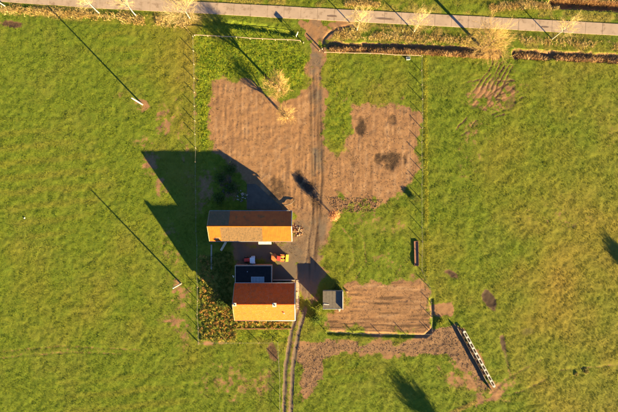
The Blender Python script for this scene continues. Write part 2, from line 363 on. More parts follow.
# relief
bumpy = .75*fbm(GX, GY, 1.0, 41, 2) + .45*fbm(GX, GY, 2.2, 51, 2)
H = .108*bumpy*(1-.55*np.clip(soil, 0, 1)) + .05*n10
H += np.where(soil > .5, .058*fbm(GX*2.1, GY*.14, 1.0, 61, 3)*np.clip(.5+1.6*fbm(GX, GY, 9, 63, 2), 0, 1.2), 0)*sstep(0, 5, np.maximum(sdA, sdB))
H += .035*fbm(GX*.8+GY*.5, GY*.9-GX*.5, .9, 65, 2)*sstep(1, 6, np.maximum(sdA, sdB))
H += .055*fbm(GX*.2, GY*1.8, 1.0, 67, 3)*sstep(1, 6, sdC)*np.clip(.6+1.6*fbm(GX, GY, 7, 69, 2), 0, 1.2)
H += .05*fbm(GX, GY, .9, 71, 2)*sstep(0, 5, sdD)
H -= .022*sstep(1.3, .3, dty)*(1+n1*.8); H -= .03*sstep(2, .6, dsw)
H -= .10*south*sstep(2.2, .8, rut); H -= .05*sstep(1.2, .3, np.abs(d_track-3.3))*(1-south)*sstep(60, 80, PY)
H -= .05*np.clip(wet_shade, 0, 1) + .10*np.clip(wet_shade-1, 0, .7)
for l in DITCH_S:
    dd = line_d(PX, PY, l); H -= .62*sstep(5.6, 1.5, dd + n1*1.2)
H -= .9*sstep(5.5, 1.8, line_d(PX, PY, DITCH_N) + n1*.5)
H -= .30*sstep(4, 1, line_d(PX, PY, [(214,22),(255,27),(290,33)]) + n1)
H -= .14*sstep(1.6, .5, line_d(PX, PY, [(322,48),(324,39),(329,33),(338,28),(348,26)]))
H -= .25*sstep(2.5, 1, line_d(PX, PY, [(328,333),(425,336),(432,330),(434,322),(431,300)]) + n1*.5)
flat = sstep(9.5, 7.2, d_road); H = H*(1-flat) - .03*flat
H = np.where(built > -2, np.minimum(H, .0), H)
edge = np.minimum.reduce([GX-GX0, GX1-GX, GY-GY0, GY1-GY]); fade = sstep(0, 5, edge); H *= fade
tone = np.clip(.12 - .14*sstep(230, 120, PX) + .65*fbm(GX, GY, 26, 131, 3) + .28*fbm(GX, GY, 6, 141, 3) + .26*sstep(400, 600, PX)*sstep(60, 300, PY) + .15*sstep(120, 190, PX)*sstep(200, 190, PX), 0, 1)
tone = np.maximum(tone, .6*sstep(1.2, .2, np.abs(np.sin(PY*.21+.02*PX+n3*.15)))*sstep(.1, .5, fbm(GX, GY, 30, 151, 2)+.2)*.5)
green = np.clip(.15 + .9*fbm(GX, GY, 20, 161, 3) + .22*sstep(230, 120, PX) + .35*sstep(70, 20, PY)*sstep(220, 150, PX) + .35*sstep(340, 412, PY)*sstep(280, 200, PX), 0, 1)
zlift = 0.0

def at_grid(arr, x, y):
    i = np.clip(np.rint((np.asarray(y)-GY0)/STEP).astype(int), 0, NY-1); j = np.clip(np.rint((np.asarray(x)-GX0)/STEP).astype(int), 0, NX-1)
    return arr[i, j]
def gz(x, y): return float(at_grid(H, x, y))
def G(px, py, dz=0.0):
    x, y = P(px, py); return (x, y, gz(x, y)+dz)

V = np.stack([GX.ravel(), GY.ravel(), H.ravel()], 1)
M1 = np.stack([soil.ravel(), wet_shade.ravel(), tone.ravel(), np.ones(V.shape[0])], 1)
M2 = np.stack([dry.ravel(), lush.ravel(), grav.ravel(), np.ones(V.shape[0])], 1)
ab = sstep(-1, 5, np.maximum(sdA, sdB)); cc_ = sstep(0, 4, sdC)
st_v = fbm(GX*1.7, GY*.17, 1.0, 171, 3); st_h = fbm(GX*.13, GY*2.0, 1.0, 173, 3); st_d = fbm(GX*.9+GY*.9, (GX-GY)*.25, 1.0, 175, 3)
light = .5*ab*sstep(.05, .6, st_v+.3*n1) + .55*cc_*sstep(.1, .5, st_h); dark_ = .8*ab*np.maximum(sstep(.16, .6, -st_v)*sstep(-.2, .5, n10+.15), .8*sstep(.25, .6, st_d)*sstep(.0, .5, n10+.1)) + .85*cc_*sstep(.12, .5, -st_h)
tk = sstep(9, 6, d_track)*sstep(70, 95, PY)*sstep(285, 262, PY)
dark_ = np.maximum(dark_, tk*.8*sstep(.0, .45, fbm((PX-316)*.5, PY*.025, 1.0, 177, 2)))
dark_ = np.maximum(dark_, .85*sstep(1.0, .2, dty+.35*n1)); light = np.maximum(light, .4*sstep(.7, .1, np.abs(dty-1.5))*(dty < 3)*np.clip(.5+n3, 0, 1))
dark_ = np.maximum(dark_, .32*sstep(1, 5, sdD)*sstep(.05, .5, fbm(GX*.35, GY*1.2, 1.0, 179, 3)))
M3 = np.stack([np.clip(light, 0, 1).ravel(), np.clip(dark_, 0, 1).ravel(), 0*light.ravel(), np.ones(light.size)], 1)
idx = np.arange(NX*NY).reshape(NY, NX)
Q = np.stack([idx[:-1,:-1], idx[:-1,1:], idx[1:,1:], idx[1:,:-1]], -1).reshape(-1, 4)
def facemean(a): return ((a[:-1,:-1]+a[1:,1:])/2).ravel()
fs = facemean(soil)
region = np.zeros(len(Q), int)                    # 0 pasture 1 A 2 B 3 C 4 D 5 track 6 ditch
fA, fB, fC, fD, fT, fY = (facemean(a) for a in (sdA, sdB, sdC, sdD, d_track, sdY))
fpy = facemean(PY)
region[(fD > 0) & (fs > .45)] = 4; region[(fA > -2) & (fs > .45)] = 1; region[(fB > -2) & (fs > .45)] = 2; region[(fC > -2) & (fs > .45)] = 3
region[((fT < 8) | ((fY > -2) & (fpy > 200))) & (fs > .40)] = 5
fd = np.minimum.reduce([facemean(line_d(PX, PY, l)) for l in DITCH_S+[DITCH_N]]); region[fd < 5.5] = 6
names = {0: ('pasture_ground', 'yellow green pasture grass ground around the farmstead', 'ground'),
         1: ('bare_soil', 'bare tan soil plot north of the long barn beside the track', 'soil'),
         2: ('bare_soil', 'bare soil plot with damp dark patches beside the right hand fence', 'soil'),
         3: ('bare_soil', 'combed bare soil plot beside the small flat roofed shed', 'soil'),
         4: ('churned_soil', 'churned brown earth beside the white feed rack at the bottom', 'soil'),
         5: ('dirt_track', 'brown dirt track from the road past barn and house', 'track'),
         6: ('ditch', 'dark drainage ditches with reeds along the concrete road', 'ditch')}
for r, (nm, lb, ct) in names.items():
    q = Q[region == r]
    used = np.unique(q); remap = np.full(len(V), -1); remap[used] = np.arange(len(used))
    v, f, c1, c2, c3 = V[used], remap[q], M1[used], M2[used], M3[used]
    if r == 0:                                    # the same sheet carried on to the horizon
        R = 3500.0; k = len(v)
        ex = [(-R,-R),(R,-R),(R,R),(-R,R),(GX0,GY0),(GX1,GY0),(GX1,GY1),(GX0,GY1)]
        v = np.vstack([v, [(a, b, 0) for a, b in ex]])
        c1 = np.vstack([c1, np.tile((0,0,0,1), (8,1))]); c2 = np.vstack([c2, np.tile((.1,0,0,1), (8,1))]); c3 = np.vstack([c3, np.tile((0,0,0,1), (8,1))])
        f = np.vstack([f, [[k,k+1,k+5,k+4],[k+1,k+2,k+6,k+5],[k+2,k+3,k+7,k+6],[k+3,k,k+4,k+7]]])
    o = link(nm, np_mesh(nm, v, f, {'m1': c1, 'm2': c2, 'm3': c3}, smooth=True), M['ground'])
    tag(o, lb, ct, kind='structure')

# ------------------------------------------------------------------ concrete road with slabs
def road_at(px):
    y = np.interp(px, [p[0] for p in ROAD], [p[1] for p in ROAD]); return P(px, float(y))
rb = MB(); pts = [road_at(p) for p in (-2400, -300, -100, 0, 100, 210, 300, 400, 460, 530, 618, 720, 900, 3000)]
for a, b in zip(pts[:-1], pts[1:]):
    d = Vector((b[0]-a[0], b[1]-a[1])).normalized(); n = Vector((-d.y, d.x))*1.40
    rb.poly([(a[0]-n.x, a[1]-n.y, .012), (b[0]-n.x, b[1]-n.y, .012), (b[0]+n.x, b[1]+n.y, .012), (a[0]+n.x, a[1]+n.y, .012)])
road = rb.build('road', M['joint']); tag(road, 'narrow pinkish concrete slab road along the top edge', 'road', kind='structure')
k = 0; px = -51.0; L_SL = 16.75
slabs = []
while px < 680:
    a = Vector(road_at(px)); b = Vector(road_at(px+L_SL)); c = (a+b)/2; ang = math.atan2(b.y-a.y, b.x-a.x)
    ln = (b-a).length - (.07 if k % 2 else .025)
    jit = RNG.normal(0, 1, 3)
    s = MB(); s.box((0, 0, 0), (ln, 2.94+.06*jit[0], .12))
    o = s.build('slab', M['concrete'], road, bevel=.015)
    o.location = (c.x, c.y, .0+.006*jit[1]); o.rotation_euler = (0, .0015*jit[2], ang)
    slabs.append(o); px += L_SL; k += 1
for (px, w, l) in ((332, .55, 2.6), (385, .5, 4.2), (545, .4, 2.0), (120, .45, 2.4)):
    c = road_at(px); s = MB(); n = 14
    s.poly([(l/2*math.cos(t)*(1+.12*random.uniform(-1,1)), w/2*math.sin(t)*(1+.2*random.uniform(-1,1)), 0) for t in [2*math.pi*i/n for i in range(n)]])
    o = s.build('repair_patch', M['patch'], road); o.location = (c[0], c[1]-.35, .082); o.rotation_euler = (0, 0, -.05)

# ------------------------------------------------------------------ grass blades, reeds, clods (uncountable)
def blades(x, y, z, nb, ln, wd, el0, el1, cols, jit=.25, spread=.08, seed=1):
    """nb pointed blades at every spot; cols Nx3"""
    r = np.random.default_rng(seed); n = len(x)*nb
    X = np.repeat(x, nb)+r.normal(0, 1, n)*spread; Y = np.repeat(y, nb)+r.normal(0, 1, n)*spread; Z = np.repeat(z, nb)
    az = r.uniform(0, 2*math.pi, n); el = np.radians(r.uniform(el0, el1, n)); l = np.repeat(ln, nb)*r.uniform(.6, 1.25, n); w = np.repeat(wd, nb)*r.uniform(.7, 1.3, n)
    dx, dy = np.cos(az), np.sin(az)
    a = np.stack([X-dy*w/2, Y+dx*w/2, Z-.02], 1); b = np.stack([X+dy*w/2, Y-dx*w/2, Z-.02], 1)
    t = np.stack([X+dx*np.cos(el)*l, Y+dy*np.cos(el)*l, Z+np.sin(el)*l], 1)
    v = np.stack([a, b, t], 1).reshape(-1, 3); f = np.arange(len(v)).reshape(-1, 3)
    c = np.repeat(cols, nb, 0)*(1+jit*r.normal(0, 1, (n, 1))); c = np.clip(c, .008, .9)
    c = np.repeat(np.hstack([c, np.ones((n, 1))]), 3, 0)
    return v, f, c
def lerp(a, b, t): return np.asarray(a)*(1-t[:, None])+np.asarray(b)*t[:, None]

N_T = 260000
tx = RNG.uniform(GX0+2, GX1-2, N_T); ty = RNG.uniform(GY0+2, GY1-2, N_T)
ts, tdry, tlush, twet_shade, troad, tb = (at_grid(a, tx, ty) for a in (soil, dry, lush, wet_shade, d_road, built))
clump = fbm(tx, ty, 1.6, 101, 3)
keep = ((ts + .7*fbm(tx, ty, 1.6, 5, 3) < .46) | ((RNG.random(N_T) < .09) & (clump > .05) & (np.minimum(troad, 9) > 8))) & (troad + .5*vnoise(tx, ty, 1.2, 15) > 5.85) & (tb < -1) & (twet_shade < .45) & (clump > -.36)
tx, ty, ts, tdry, tlush, clump = (a[keep] for a in (tx, ty, ts, tdry, tlush, clump))
big = np.clip(fbm(tx, ty, 16, 201)+.45, 0, 1); mid = np.clip(fbm(tx, ty, 1.5, 211)*1.2+.5, 0, 1)
c = lerp((.094,.134,.009), (.156,.178,.011), mid); tt = at_grid(tone, tx, ty); tg_ = at_grid(green, tx, ty); c = lerp(c, (.075,.120,.012), tg_*.75); c = lerp(c, (.215,.150,.022), np.clip(tt*1.0-.1, 0, .8))
c = lerp(c, (.15,.095,.030), np.clip(ts*1.3-.15, 0, 1)); c = lerp(c, (.30,.215,.06), tdry*.9)
cl = lerp((.10,.165,.010), (.19,.215,.012), mid); c = lerp(c, cl, tlush)
ln = .12+.08*np.clip(clump+.3, 0, 1)+.07*tlush+.10*tdry
v, f, cc = blades(tx, ty, at_grid(H, tx, ty), 5, ln, ln*.36, 20, 64, c, .23, .09, 3)
g = link('grass', np_mesh('grass', v, f, cc), M['grass']); tag(g, 'short tufted grass growing all over the pasture and verges', 'grass', kind='stuff')

# reeds standing in the ditches
def scatter_line(pts, n, half, off=0.0, seed=2):
    r = np.random.default_rng(seed); seg = [(np.array(a, float), np.array(b, float)) for a, b in zip(pts[:-1], pts[1:])]
    L = np.array([np.linalg.norm(b-a) for a, b in seg]); k = r.choice(len(seg), n, p=L/L.sum()); t = r.random(n)
    q = np.array([seg[i][0]+(seg[i][1]-seg[i][0])*u for i, u in zip(k, t)])
    q[:, 1] += off + r.normal(0, half/2, n).clip(-half, half); q[:, 0] += r.normal(0, 1, n)
    return (q[:, 0]-309)*MPP, (206-q[:, 1])*MPP
parts = []
for i, (l, n, off, hw) in enumerate(((DITCH_S[0], 2600, 3.4, 2.6), (DITCH_S[1], 1500, 2.0, 2.8), (DITCH_N, 1300, -3.2, 2.2))):
    x, y = scatter_line(l, n, hw, off, 300+i)
    k = vnoise(x, y, 2.2, 77+i)+.4*vnoise(x, y, 7, 87+i) > -.22; x, y = x[k], y[k]
    t = np.clip(vnoise(x, y, 1.5, 400+i)+.5, 0, 1)
    parts.append(blades(x, y, at_grid(H, x, y), 5, np.full(len(x), .92), np.full(len(x), .085), 38, 80, lerp((.22,.12,.05), (.44,.27,.12), t), .3, .12, 310+i))
def join(parts):
    v, f, c, o = [], [], [], 0
    for a, b, d in parts: v.append(a); f.append(b+o); c.append(d); o += len(a)
    return np.vstack(v), np.vstack(f), np.vstack(c)
o = link('reeds', np_mesh('reeds', *join(parts)), M['dryleaf']); tag(o, 'rust brown dead reeds standing in the ditches along the road', 'reeds', kind='stuff')
# straw coloured tall verge growth
parts = []
for i, (pts, n, hw) in enumerate((([(-10,9),(60,13),(110,17)], 900, 4.5), ([(110,18),(165,22),(190,24)], 700, 5), ([(335,33),(400,37),(470,41)], 900, 5), ([(490,8),(530,4),(560,6)], 900, 4.5),
                                  ([(345,4),(380,4)], 350, 4), ([(520,40),(618,46)], 350, 4), ([(425.5,58),(426,175),(427.5,280)], 2200, 2.2))):
    x, y = scatter_line(pts, n, hw, 0, 330+i); k = (vnoise(x, y, 3, 90+i) > -.25) & (at_grid(d_road, x, y) > 7.5); x, y = x[k], y[k]
    t = np.clip(vnoise(x, y, 1.5, 440+i)+.5, 0, 1); hh = .5 if i < 6 else .16
    parts.append(blades(x, y, at_grid(H, x, y), 6, np.full(len(x), hh), np.full(len(x), .06), 25, 75, lerp((.30,.19,.06), (.46,.34,.14), t) if i < 6 else lerp((.30,.30,.03), (.40,.37,.05), t), .25, .15, 350+i))
o = link('dry_grass', np_mesh('dry_grass', *join(parts)), M['dryleaf']); tag(o, 'tall straw coloured dry grass on the road verges', 'grass', kind='stuff')

# clods of turned earth
def clods(n, poly, s0, s1, seed):
    r = np.random.default_rng(seed); p = np.array(poly); x0, y0 = p.min(0); x1, y1 = p.max(0)
    px = r.uniform(x0, x1, n*3); py = r.uniform(y0, y1, n*3); k = poly_sd(px, py, poly) > 0; px, py = px[k][:n], py[k][:n]; n = len(px)
    x = (px-309)*MPP; y = (206-py)*MPP; z = at_grid(H, x, y); s = r.uniform(s0, s1, n)
    base = np.array([(1,0,0),(-.5,.87,0),(-.5,-.87,0),(0,0,.8),(0,0,-.6)])
    v = base[None]*s[:, None, None]*r.uniform(.6, 1.4, (n, 5, 3)); a = r.uniform(0, 6.28, n); c_, s_ = np.cos(a)[:, None], np.sin(a)[:, None]
    v = np.stack([v[..., 0]*c_-v[..., 1]*s_ + x[:, None], v[..., 0]*s_+v[..., 1]*c_ + y[:, None], v[..., 2]+z[:, None]], -1).reshape(-1, 3)
    f = (np.array([(0,1,3),(1,2,3),(2,0,3),(1,0,4),(2,1,4),(0,2,4)])[None]+5*np.arange(n)[:, None, None]).reshape(-1, 3)
    t = r.random(n); c = lerp((.14,.082,.046), (.22,.13,.07), t); c = np.repeat(np.hstack([c, np.ones((n, 1))]), 5, 0)
    return v, f, c
o = link('earth_clods', np_mesh('earth_clods', *join([clods(2800, PLOT_D, .05, .12, 1), clods(2600, PLOT_A, .03, .09, 2), clods(2200, PLOT_B, .03, .10, 3), clods(2000, PLOT_C, .03, .09, 4), clods(1500, YARD, .03, .08, 5), clods(900, [(325,196),(385,200),(370,213),(335,212)], .05, .15, 6)])), M['dryleaf'])
tag(o, 'scattered small clods of brown earth on the bare soil', 'clods', kind='stuff')

# ------------------------------------------------------------------ leaves, twigs, trees
def leaf_cloud(n, c, r, size, c1, c2, seed, squash=.0):
    g = np.random.default_rng(seed); d = g.normal(0, 1, (n, 3)); d /= np.linalg.norm(d, axis=1)[:, None]
    lump = 1+.28*np.sin(d[:, 0]*5+seed)*np.sin(d[:, 1]*4+seed*2)+.15*g.normal(0, 1, n)
    p = d*(g.random(n)**.42*lump)[:, None]*np.array(r)+np.array(c); p[:, 2] = np.maximum(p[:, 2], .05)
    u = g.normal(0, 1, (n, 3)); u /= np.linalg.norm(u, axis=1)[:, None]; w = np.cross(u, d+g.normal(0, .5, (n, 3))); w /= np.linalg.norm(w, axis=1)[:, None]+1e-6
    s = size*g.uniform(.6, 1.4, (n, 1))
    v = np.stack([p-u*s, p+w*s*.6, p+u*s, p-w*s*.6], 1).reshape(-1, 3); f = np.arange(4*n).reshape(-1, 4)
    col = lerp(c1, c2, g.random(n)); col = np.repeat(np.hstack([col, np.ones((n, 1))]), 4, 0)
    return v, f, col
def twig_mesh(twigs, cols):
    """twigs: list of (points Kx3, r0, r1) -> flat three-sided tubes, numpy"""
    v, f, c, o = [], [], [], 0
    for (p, r0, r1), cl in zip(twigs, cols):
        k = len(p); d = np.gradient(p, axis=0); d /= np.linalg.norm(d, axis=1)[:, None]+1e-9
        u = np.cross(d, (.31, .17, .93)); u /= np.linalg.norm(u, axis=1)[:, None]+1e-9; w = np.cross(d, u); r = np.linspace(r0, r1, k)[:, None]
        v.append(np.stack([p+u*r, p-.5*u*r+.87*w*r, p-.5*u*r-.87*w*r], 1).reshape(-1, 3))
        for i in range(k-1):
            for j in range(3): f.append((o+3*i+j, o+3*i+(j+1) % 3, o+3*i+3+(j+1) % 3, o+3*i+3+j))
        c.append(np.tile((*cl, 1), (3*k, 1))); o += 3*k
    return np.vstack(v), np.array(f), np.vstack(c)

def bare_tree(name, px, py, label, th, tr, cr, ch, ntw, seed, c1, c2, bark, group=None, stems=1, tw_r=.022, up=.75):
    tr *= .8
    """th trunk height, cr crown radius, ch crown height above the trunk head"""
    g = np.random.default_rng(seed); x, y, z = G(px, py)
    root = empty(name, (x, y, z), 0, label, 'tree', group)
    heads = []
    for s in range(stems):
        a = g.uniform(0, 6.28); lean = .03*th if stems == 1 else .10*th
        o = np.array((math.cos(a+s*3.1), math.sin(a+s*3.1), 0))
        ps = [o*.25*(stems > 1)+o*lean*t*t+np.array((0, 0, -.15+(th+.15)*t))+g.normal(0, .03, 3)*t for t in (0, .12, .35, .65, 1)]
        MB().tube(ps, [tr*1.35, tr*1.05, tr*.92, tr*.8, tr*.62], 9).build('trunk', bark, root, True); heads.append(ps[-1])
    limbs = []; nl = 7
    for h in heads:
        for i in range(nl):
            a = 6.28*(i+g.uniform(-.3, .3))/nl; out = cr*g.uniform(.25, .55); hh = ch*g.uniform(.25, .6)
            if i == 0: out *= .2; hh = ch*.7
            e = h+np.array((math.cos(a)*out, math.sin(a)*out, hh)); m = (h+e)/2+np.array((0, 0, -.08*hh))
            s = h-np.array((0, 0, .35*g.random()*min(1, th/4))); limbs.append((s, m, e))
            MB().tube([s, m, e], [tr*.42, tr*.3, tr*.12], 6).build('limb', bark, root, True)
    tw, cols = [], []
    def fork(p, d, l, r, depth):
        b = g.normal(0, .16, 3); b2 = b+g.normal(0, .22, 3)
        p1 = p+(d+b*.5)*l*.5; p2 = p1+(d+b2+np.array((0, 0, .05)))*l*.5
        tw.append((np.array([p, p1, p2]), r, r*.45)); k = g.random(); cols.append(tuple(np.array(c1)*(1-k)+np.array(c2)*k))
        if depth == 0: return
        for _ in range(kids[depth]):
            t = g.uniform(.3, 1); q = p*(1-t)**2+2*p1*t*(1-t)+p2*t*t
            e = d+g.normal(0, .55, 3)+np.array((0, 0, .10)); e /= np.linalg.norm(e)
            fork(q, e, l*g.uniform(.5, .85), r*.62, depth-1)
    kids = {3: 4, 2: 4, 1: 3}; per = max(1, round(ntw/len(limbs)))
    for (ss, m, e) in limbs:
        for _ in range(per):
            t = g.uniform(.35, 1); q = ss*(1-t)**2+2*m*t*(1-t)+e*t*t
            d = (e-ss)/np.linalg.norm(e-ss)+g.normal(0, .6, 3)*np.array((1, 1, .5)); d[2] = abs(d[2])*up+.1; d /= np.linalg.norm(d)
            fork(q, d, cr*g.uniform(.28, .5), tw_r, 2)
    link('crown', np_mesh('crown', *twig_mesh(tw, cols)), M['dryleaf'], root)
    return root
GOLD1, GOLD2 = (.54,.37,.14), (.44,.28,.10); PALE1, PALE2 = (.48,.37,.18), (.38,.27,.12)
RT = 'bare roadside trees'
for i, a in enumerate((
    (5,6,'pale bare tree in the top left corner beside the road',6.0,.15,3.2,3.6,34,PALE1,PALE2,1),
    (99,13,'pale bare tree by the road, upslope of the long pole shadow',6.0,.16,3.2,3.6,34,PALE1,PALE2,1),
    (136,15.5,'pale bare tree by the road, second left of the fenced corner',6.0,.16,3.2,3.6,34,PALE1,PALE2,1),
    (190,18.5,'pale bare tree by the road at the fence corner',4.6,.13,5.6,3.0,110,PALE1,PALE2,1),
    (357,30,'golden twigged bare tree by the road, first right of the entrance',5.6,.15,4.0,4.2,60,GOLD1,PALE1,1),
    (414,31.5,'golden twigged bare tree by the road above the fence corner',6.0,.16,3.8,4.2,46,GOLD1,PALE1,1),
    (552,39,'golden twigged bare tree at the far right of the road verge',5.4,.15,3.8,3.8,44,GOLD1,PALE1,1))):
    bare_tree('roadside_tree', a[0], a[1], a[2], *a[3:8], 500+i, a[8], a[9], M['bark_pale'], RT, a[10], .030)
bare_tree('willow_tree', 482, 47.5, 'large golden twigged willow over the gap in the ditch', 4.2, .34, 6.2, 4.6, 170, 521, GOLD1, GOLD2, M['bark'], None, 2, .028)
bare_tree('pollard_willow', 279, 90, 'larger golden pollard willow at the top of the soil plot', 3.0, .42, 4.2, 3.0, 110, 531, GOLD1, GOLD2, M['bark'], None, 1, .03, .95)
bare_tree('pollard_willow', 287, 118, 'smaller golden pollard willow standing on the bare soil', 2.0, .40, 2.9, 2.0, 80, 532, GOLD1, GOLD2, M['bark'], None, 1, .026, .95)
# shade trees standing just outside the frame (their shadows reach into it)
bare_tree('field_tree', 483, 468, 'tree below the bottom edge casting the forked shadow', 3.2, .35, 3.4, 4.0, 160, 541, (.20,.13,.07), (.14,.09,.05), M['bark'], None, 2, .05)
bare_tree('field_tree', 660, 296, 'tree beyond the right edge casting a dark shadow', 2.0, .3, 2.4, 2.4, 110, 542, (.20,.13,.07), (.14,.09,.05), M['bark'], None, 1, .05)

def shrub(name, px, py, label, r, h, c1, c2, n, seed, size=.10, cat='shrub', group=None):
    x, y, z = G(px, py); root = empty(name, (x, y, z-.02), 0, label, cat, group); g = np.random.default_rng(seed)
    st = MB()
    for i in range(5):
        a = 6.28*i/5+g.uniform(-.3, .3); st.tube([(0, 0, -.08), (math.cos(a)*r*.25, math.sin(a)*r*.25, h*.4), (math.cos(a)*r*.55, math.sin(a)*r*.55, h*.75)], [.04, .03, .012], 5)
    st.build('stem', M['bark'], root)
    link('foliage', np_mesh('foliage', *leaf_cloud(n, (0, 0, h*.52), (r, r, h*.48), size, c1, c2, seed)), M['leaf'], root)
    return root
# small orange-leaved tree at the edge of the yard
x, y, z = G(333.5, 215.5); ot = empty('orange_tree', (x, y, z), 0, 'small round orange leaved tree at the edge of the dirt yard', 'tree')
for s in (-1, 1): MB().tube([(s*.12, 0, -.1), (s*.16, .02, .7), (s*.1, .05, 1.7)], [.10, .08, .05], 7).build('trunk', M['bark'], ot, True)
link('crown', np_mesh('crown', *leaf_cloud(2200, (0, 0, 2.1), (1.45, 1.45, .95), .10, (.56,.29,.13), (.46,.21,.09), 77)), M['leaf'], ot)
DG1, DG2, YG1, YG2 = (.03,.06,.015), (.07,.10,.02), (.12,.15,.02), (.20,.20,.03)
for i, a in enumerate((
    ('shrub', 315.5, 318, 'dark leafy bush at the corner of the lane by the house', 1.5, 1.5, DG1, YG1, 1500),
    ('shrub', 318, 307, 'low bright green bush touching the front of the small shed', .9, .5, DG2, YG2, 500),
    ('shrub', 337, 287, 'low yellow green weeds behind the small shed', 1.2, .45, DG2, YG2, 600),
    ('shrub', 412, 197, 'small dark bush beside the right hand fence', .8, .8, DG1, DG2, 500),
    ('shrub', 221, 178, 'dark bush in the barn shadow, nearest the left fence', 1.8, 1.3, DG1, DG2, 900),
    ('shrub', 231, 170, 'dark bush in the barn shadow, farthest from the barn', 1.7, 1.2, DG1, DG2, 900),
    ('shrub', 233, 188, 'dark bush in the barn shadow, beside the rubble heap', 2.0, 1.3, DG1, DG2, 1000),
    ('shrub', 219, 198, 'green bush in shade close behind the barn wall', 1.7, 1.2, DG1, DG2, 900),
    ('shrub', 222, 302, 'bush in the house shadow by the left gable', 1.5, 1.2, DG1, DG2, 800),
    ('shrub', 576, 374, 'tiny straw coloured bush in the lower right pasture', .5, .16, (.2,.17,.05), (.28,.22,.06), 200),
    ('shrub', 586, 371, 'slightly larger straw coloured bush in the lower right pasture', .75, .2, (.2,.17,.05), (.28,.22,.06), 250),
    ('shrub', 441, 322, 'bright yellow green bush by the corner of the churned earth', .9, .5, YG1, (.28,.26,.03), 350))):
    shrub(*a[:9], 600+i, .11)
# the orange and green garden beside the house (uncountable low plants)
def in_poly(poly, n, seed):
    r = np.random.default_rng(seed); p = np.array(poly); x0, y0 = p.min(0); x1, y1 = p.max(0)
    px = r.uniform(x0, x1, n*3); py = r.uniform(y0, y1, n*3); k = poly_sd(px, py, poly) > 0; return px[k][:n], py[k][:n]
GARDEN = [(200,256),(232,250),(234,318),(292,322),(292,328),(236,329),(236,342),(200,341)]
parts = []
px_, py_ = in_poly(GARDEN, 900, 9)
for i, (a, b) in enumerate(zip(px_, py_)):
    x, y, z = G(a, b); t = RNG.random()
    if poly_sd(np.array([a]), np.array([b]), [(206,250),(232,250),(236,318),(230,312),(219,292)])[0] > 0: t = 1.0  # inside the house shadow only dark green: shade put into the leaf colour
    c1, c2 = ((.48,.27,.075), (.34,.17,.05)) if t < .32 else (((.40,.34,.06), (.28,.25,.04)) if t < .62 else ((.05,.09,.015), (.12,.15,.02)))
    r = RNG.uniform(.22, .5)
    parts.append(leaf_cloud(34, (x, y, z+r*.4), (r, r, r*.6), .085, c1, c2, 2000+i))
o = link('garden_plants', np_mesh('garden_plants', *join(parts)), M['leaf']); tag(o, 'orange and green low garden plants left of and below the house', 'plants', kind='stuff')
parts = []
WEEDS = [(197,40),(300,44),(306,70),(262,80),(212,80),(209,150),(199,152)]
px_, py_ = in_poly(WEEDS, 420, 19)
for i, (a, b) in enumerate(zip(px_, py_)):
    x, y, z = G(a, b); t = RNG.random(); r = RNG.uniform(.2, .45)
    yl = np.clip((232-a)/40, 0, 1)*.6+.2
    c1, c2 = ((.21,.22,.012), (.30,.29,.016)) if t < yl else ((.09,.15,.012), (.16,.20,.014))
    parts.append(leaf_cloud(16, (x, y, z+r*.2), (r, r, r*.35), .06, c1, c2, 4000+i))
o = link('weeds', np_mesh('weeds', *join(parts)), M['leaf']); tag(o, 'bright green leafy weeds inside the front fence corner', 'weeds', kind='stuff')

# ------------------------------------------------------------------ fences
def fence(pts, label, spacing, h, mode, name='wire_fence', jit=.12, post_r=.08):
    """mode 'wire' or 'rail'"""
    p0 = Vector(G(*pts[0])); root = empty(name, p0, 0, label, 'fence')
    P3 = [Vector(P(*p)) for p in pts]; spots = []
    for a, b in zip(P3[:-1], P3[1:]):
        n = max(1, round((b-a).length/spacing))
        for i in range(n): spots.append(a+(b-a)*(i/n))
    spots.append(P3[-1]); tops = []
    for i, s in enumerate(spots):
        q = s+Vector((random.gauss(0, jit*.5), random.gauss(0, jit*.5))); z = gz(q.x, q.y)-p0.z
        hh = h*random.uniform(.9, 1.12); lx, ly = random.gauss(0, .04), random.gauss(0, .04); l = q-p0.xy
        MB().tube([(l.x, l.y, z-.25), (l.x+lx*.5, l.y+ly*.5, z+hh*.5), (l.x+lx, l.y+ly, z+hh)], [post_r, post_r*.97, post_r*.9], 7).build('post', M['rail'] if mode == 'rail' else M['timber'], root)
        tops.append((l, z, lx, ly))
    for k in ((.45, .88) if mode == 'wire' else (.92,)):
        if mode == 'wire':
            MB().tube([(l.x+lx*k, l.y+ly*k, z+h*k) for l, z, lx, ly in tops], .008, 4).build('wire', M['wire'], root)
        else:
            for (a, za, *_), (b, zb, *_) in zip(tops[:-1], tops[1:]):
                d = b-a; o = MB().box((0, 0, 0), (d.length+.1, .14, .07)).build('rail', M['rail'], root)
                o.location = ((a.x+b.x)/2, (a.y+b.y)/2, (za+zb)/2+h+.02); o.rotation_euler = (0, -math.atan2(zb-za, d.length), math.atan2(d.y, d.x))
    return root
fence([(193.5,37),(196,190),(198.5,342)], 'wire fence along the left side of barn and garden', 3.5, .95, 'wire')
fence([(194.5,36),(250,39),(300.5,41.5)], 'pale wooden rail fence along the road, left of the entrance', 3.4, .8, 'rail', 'rail_fence')
fence([(325,52.5),(370,54),(420.5,56)], 'low pale rail fence below the reed ditch, right of the entrance', 3.6, .45, 'rail', 'rail_fence')
fence([(421.5,57),(421.5,270),(430,288),(432,331)], 'wire fence running down the right side of the plots', 3.6, 1.0, 'wire')
fence([(431,334),(380,334),(326,331.5)], 'wire fence along the bottom of the combed soil plot', 6.5, 1.0, 'wire')
fence([(199.5,343),(240,342),(278,342),(280,380),(280,440)], 'wire fence around the bottom garden corner beside the lane', 4.0, .9, 'wire')

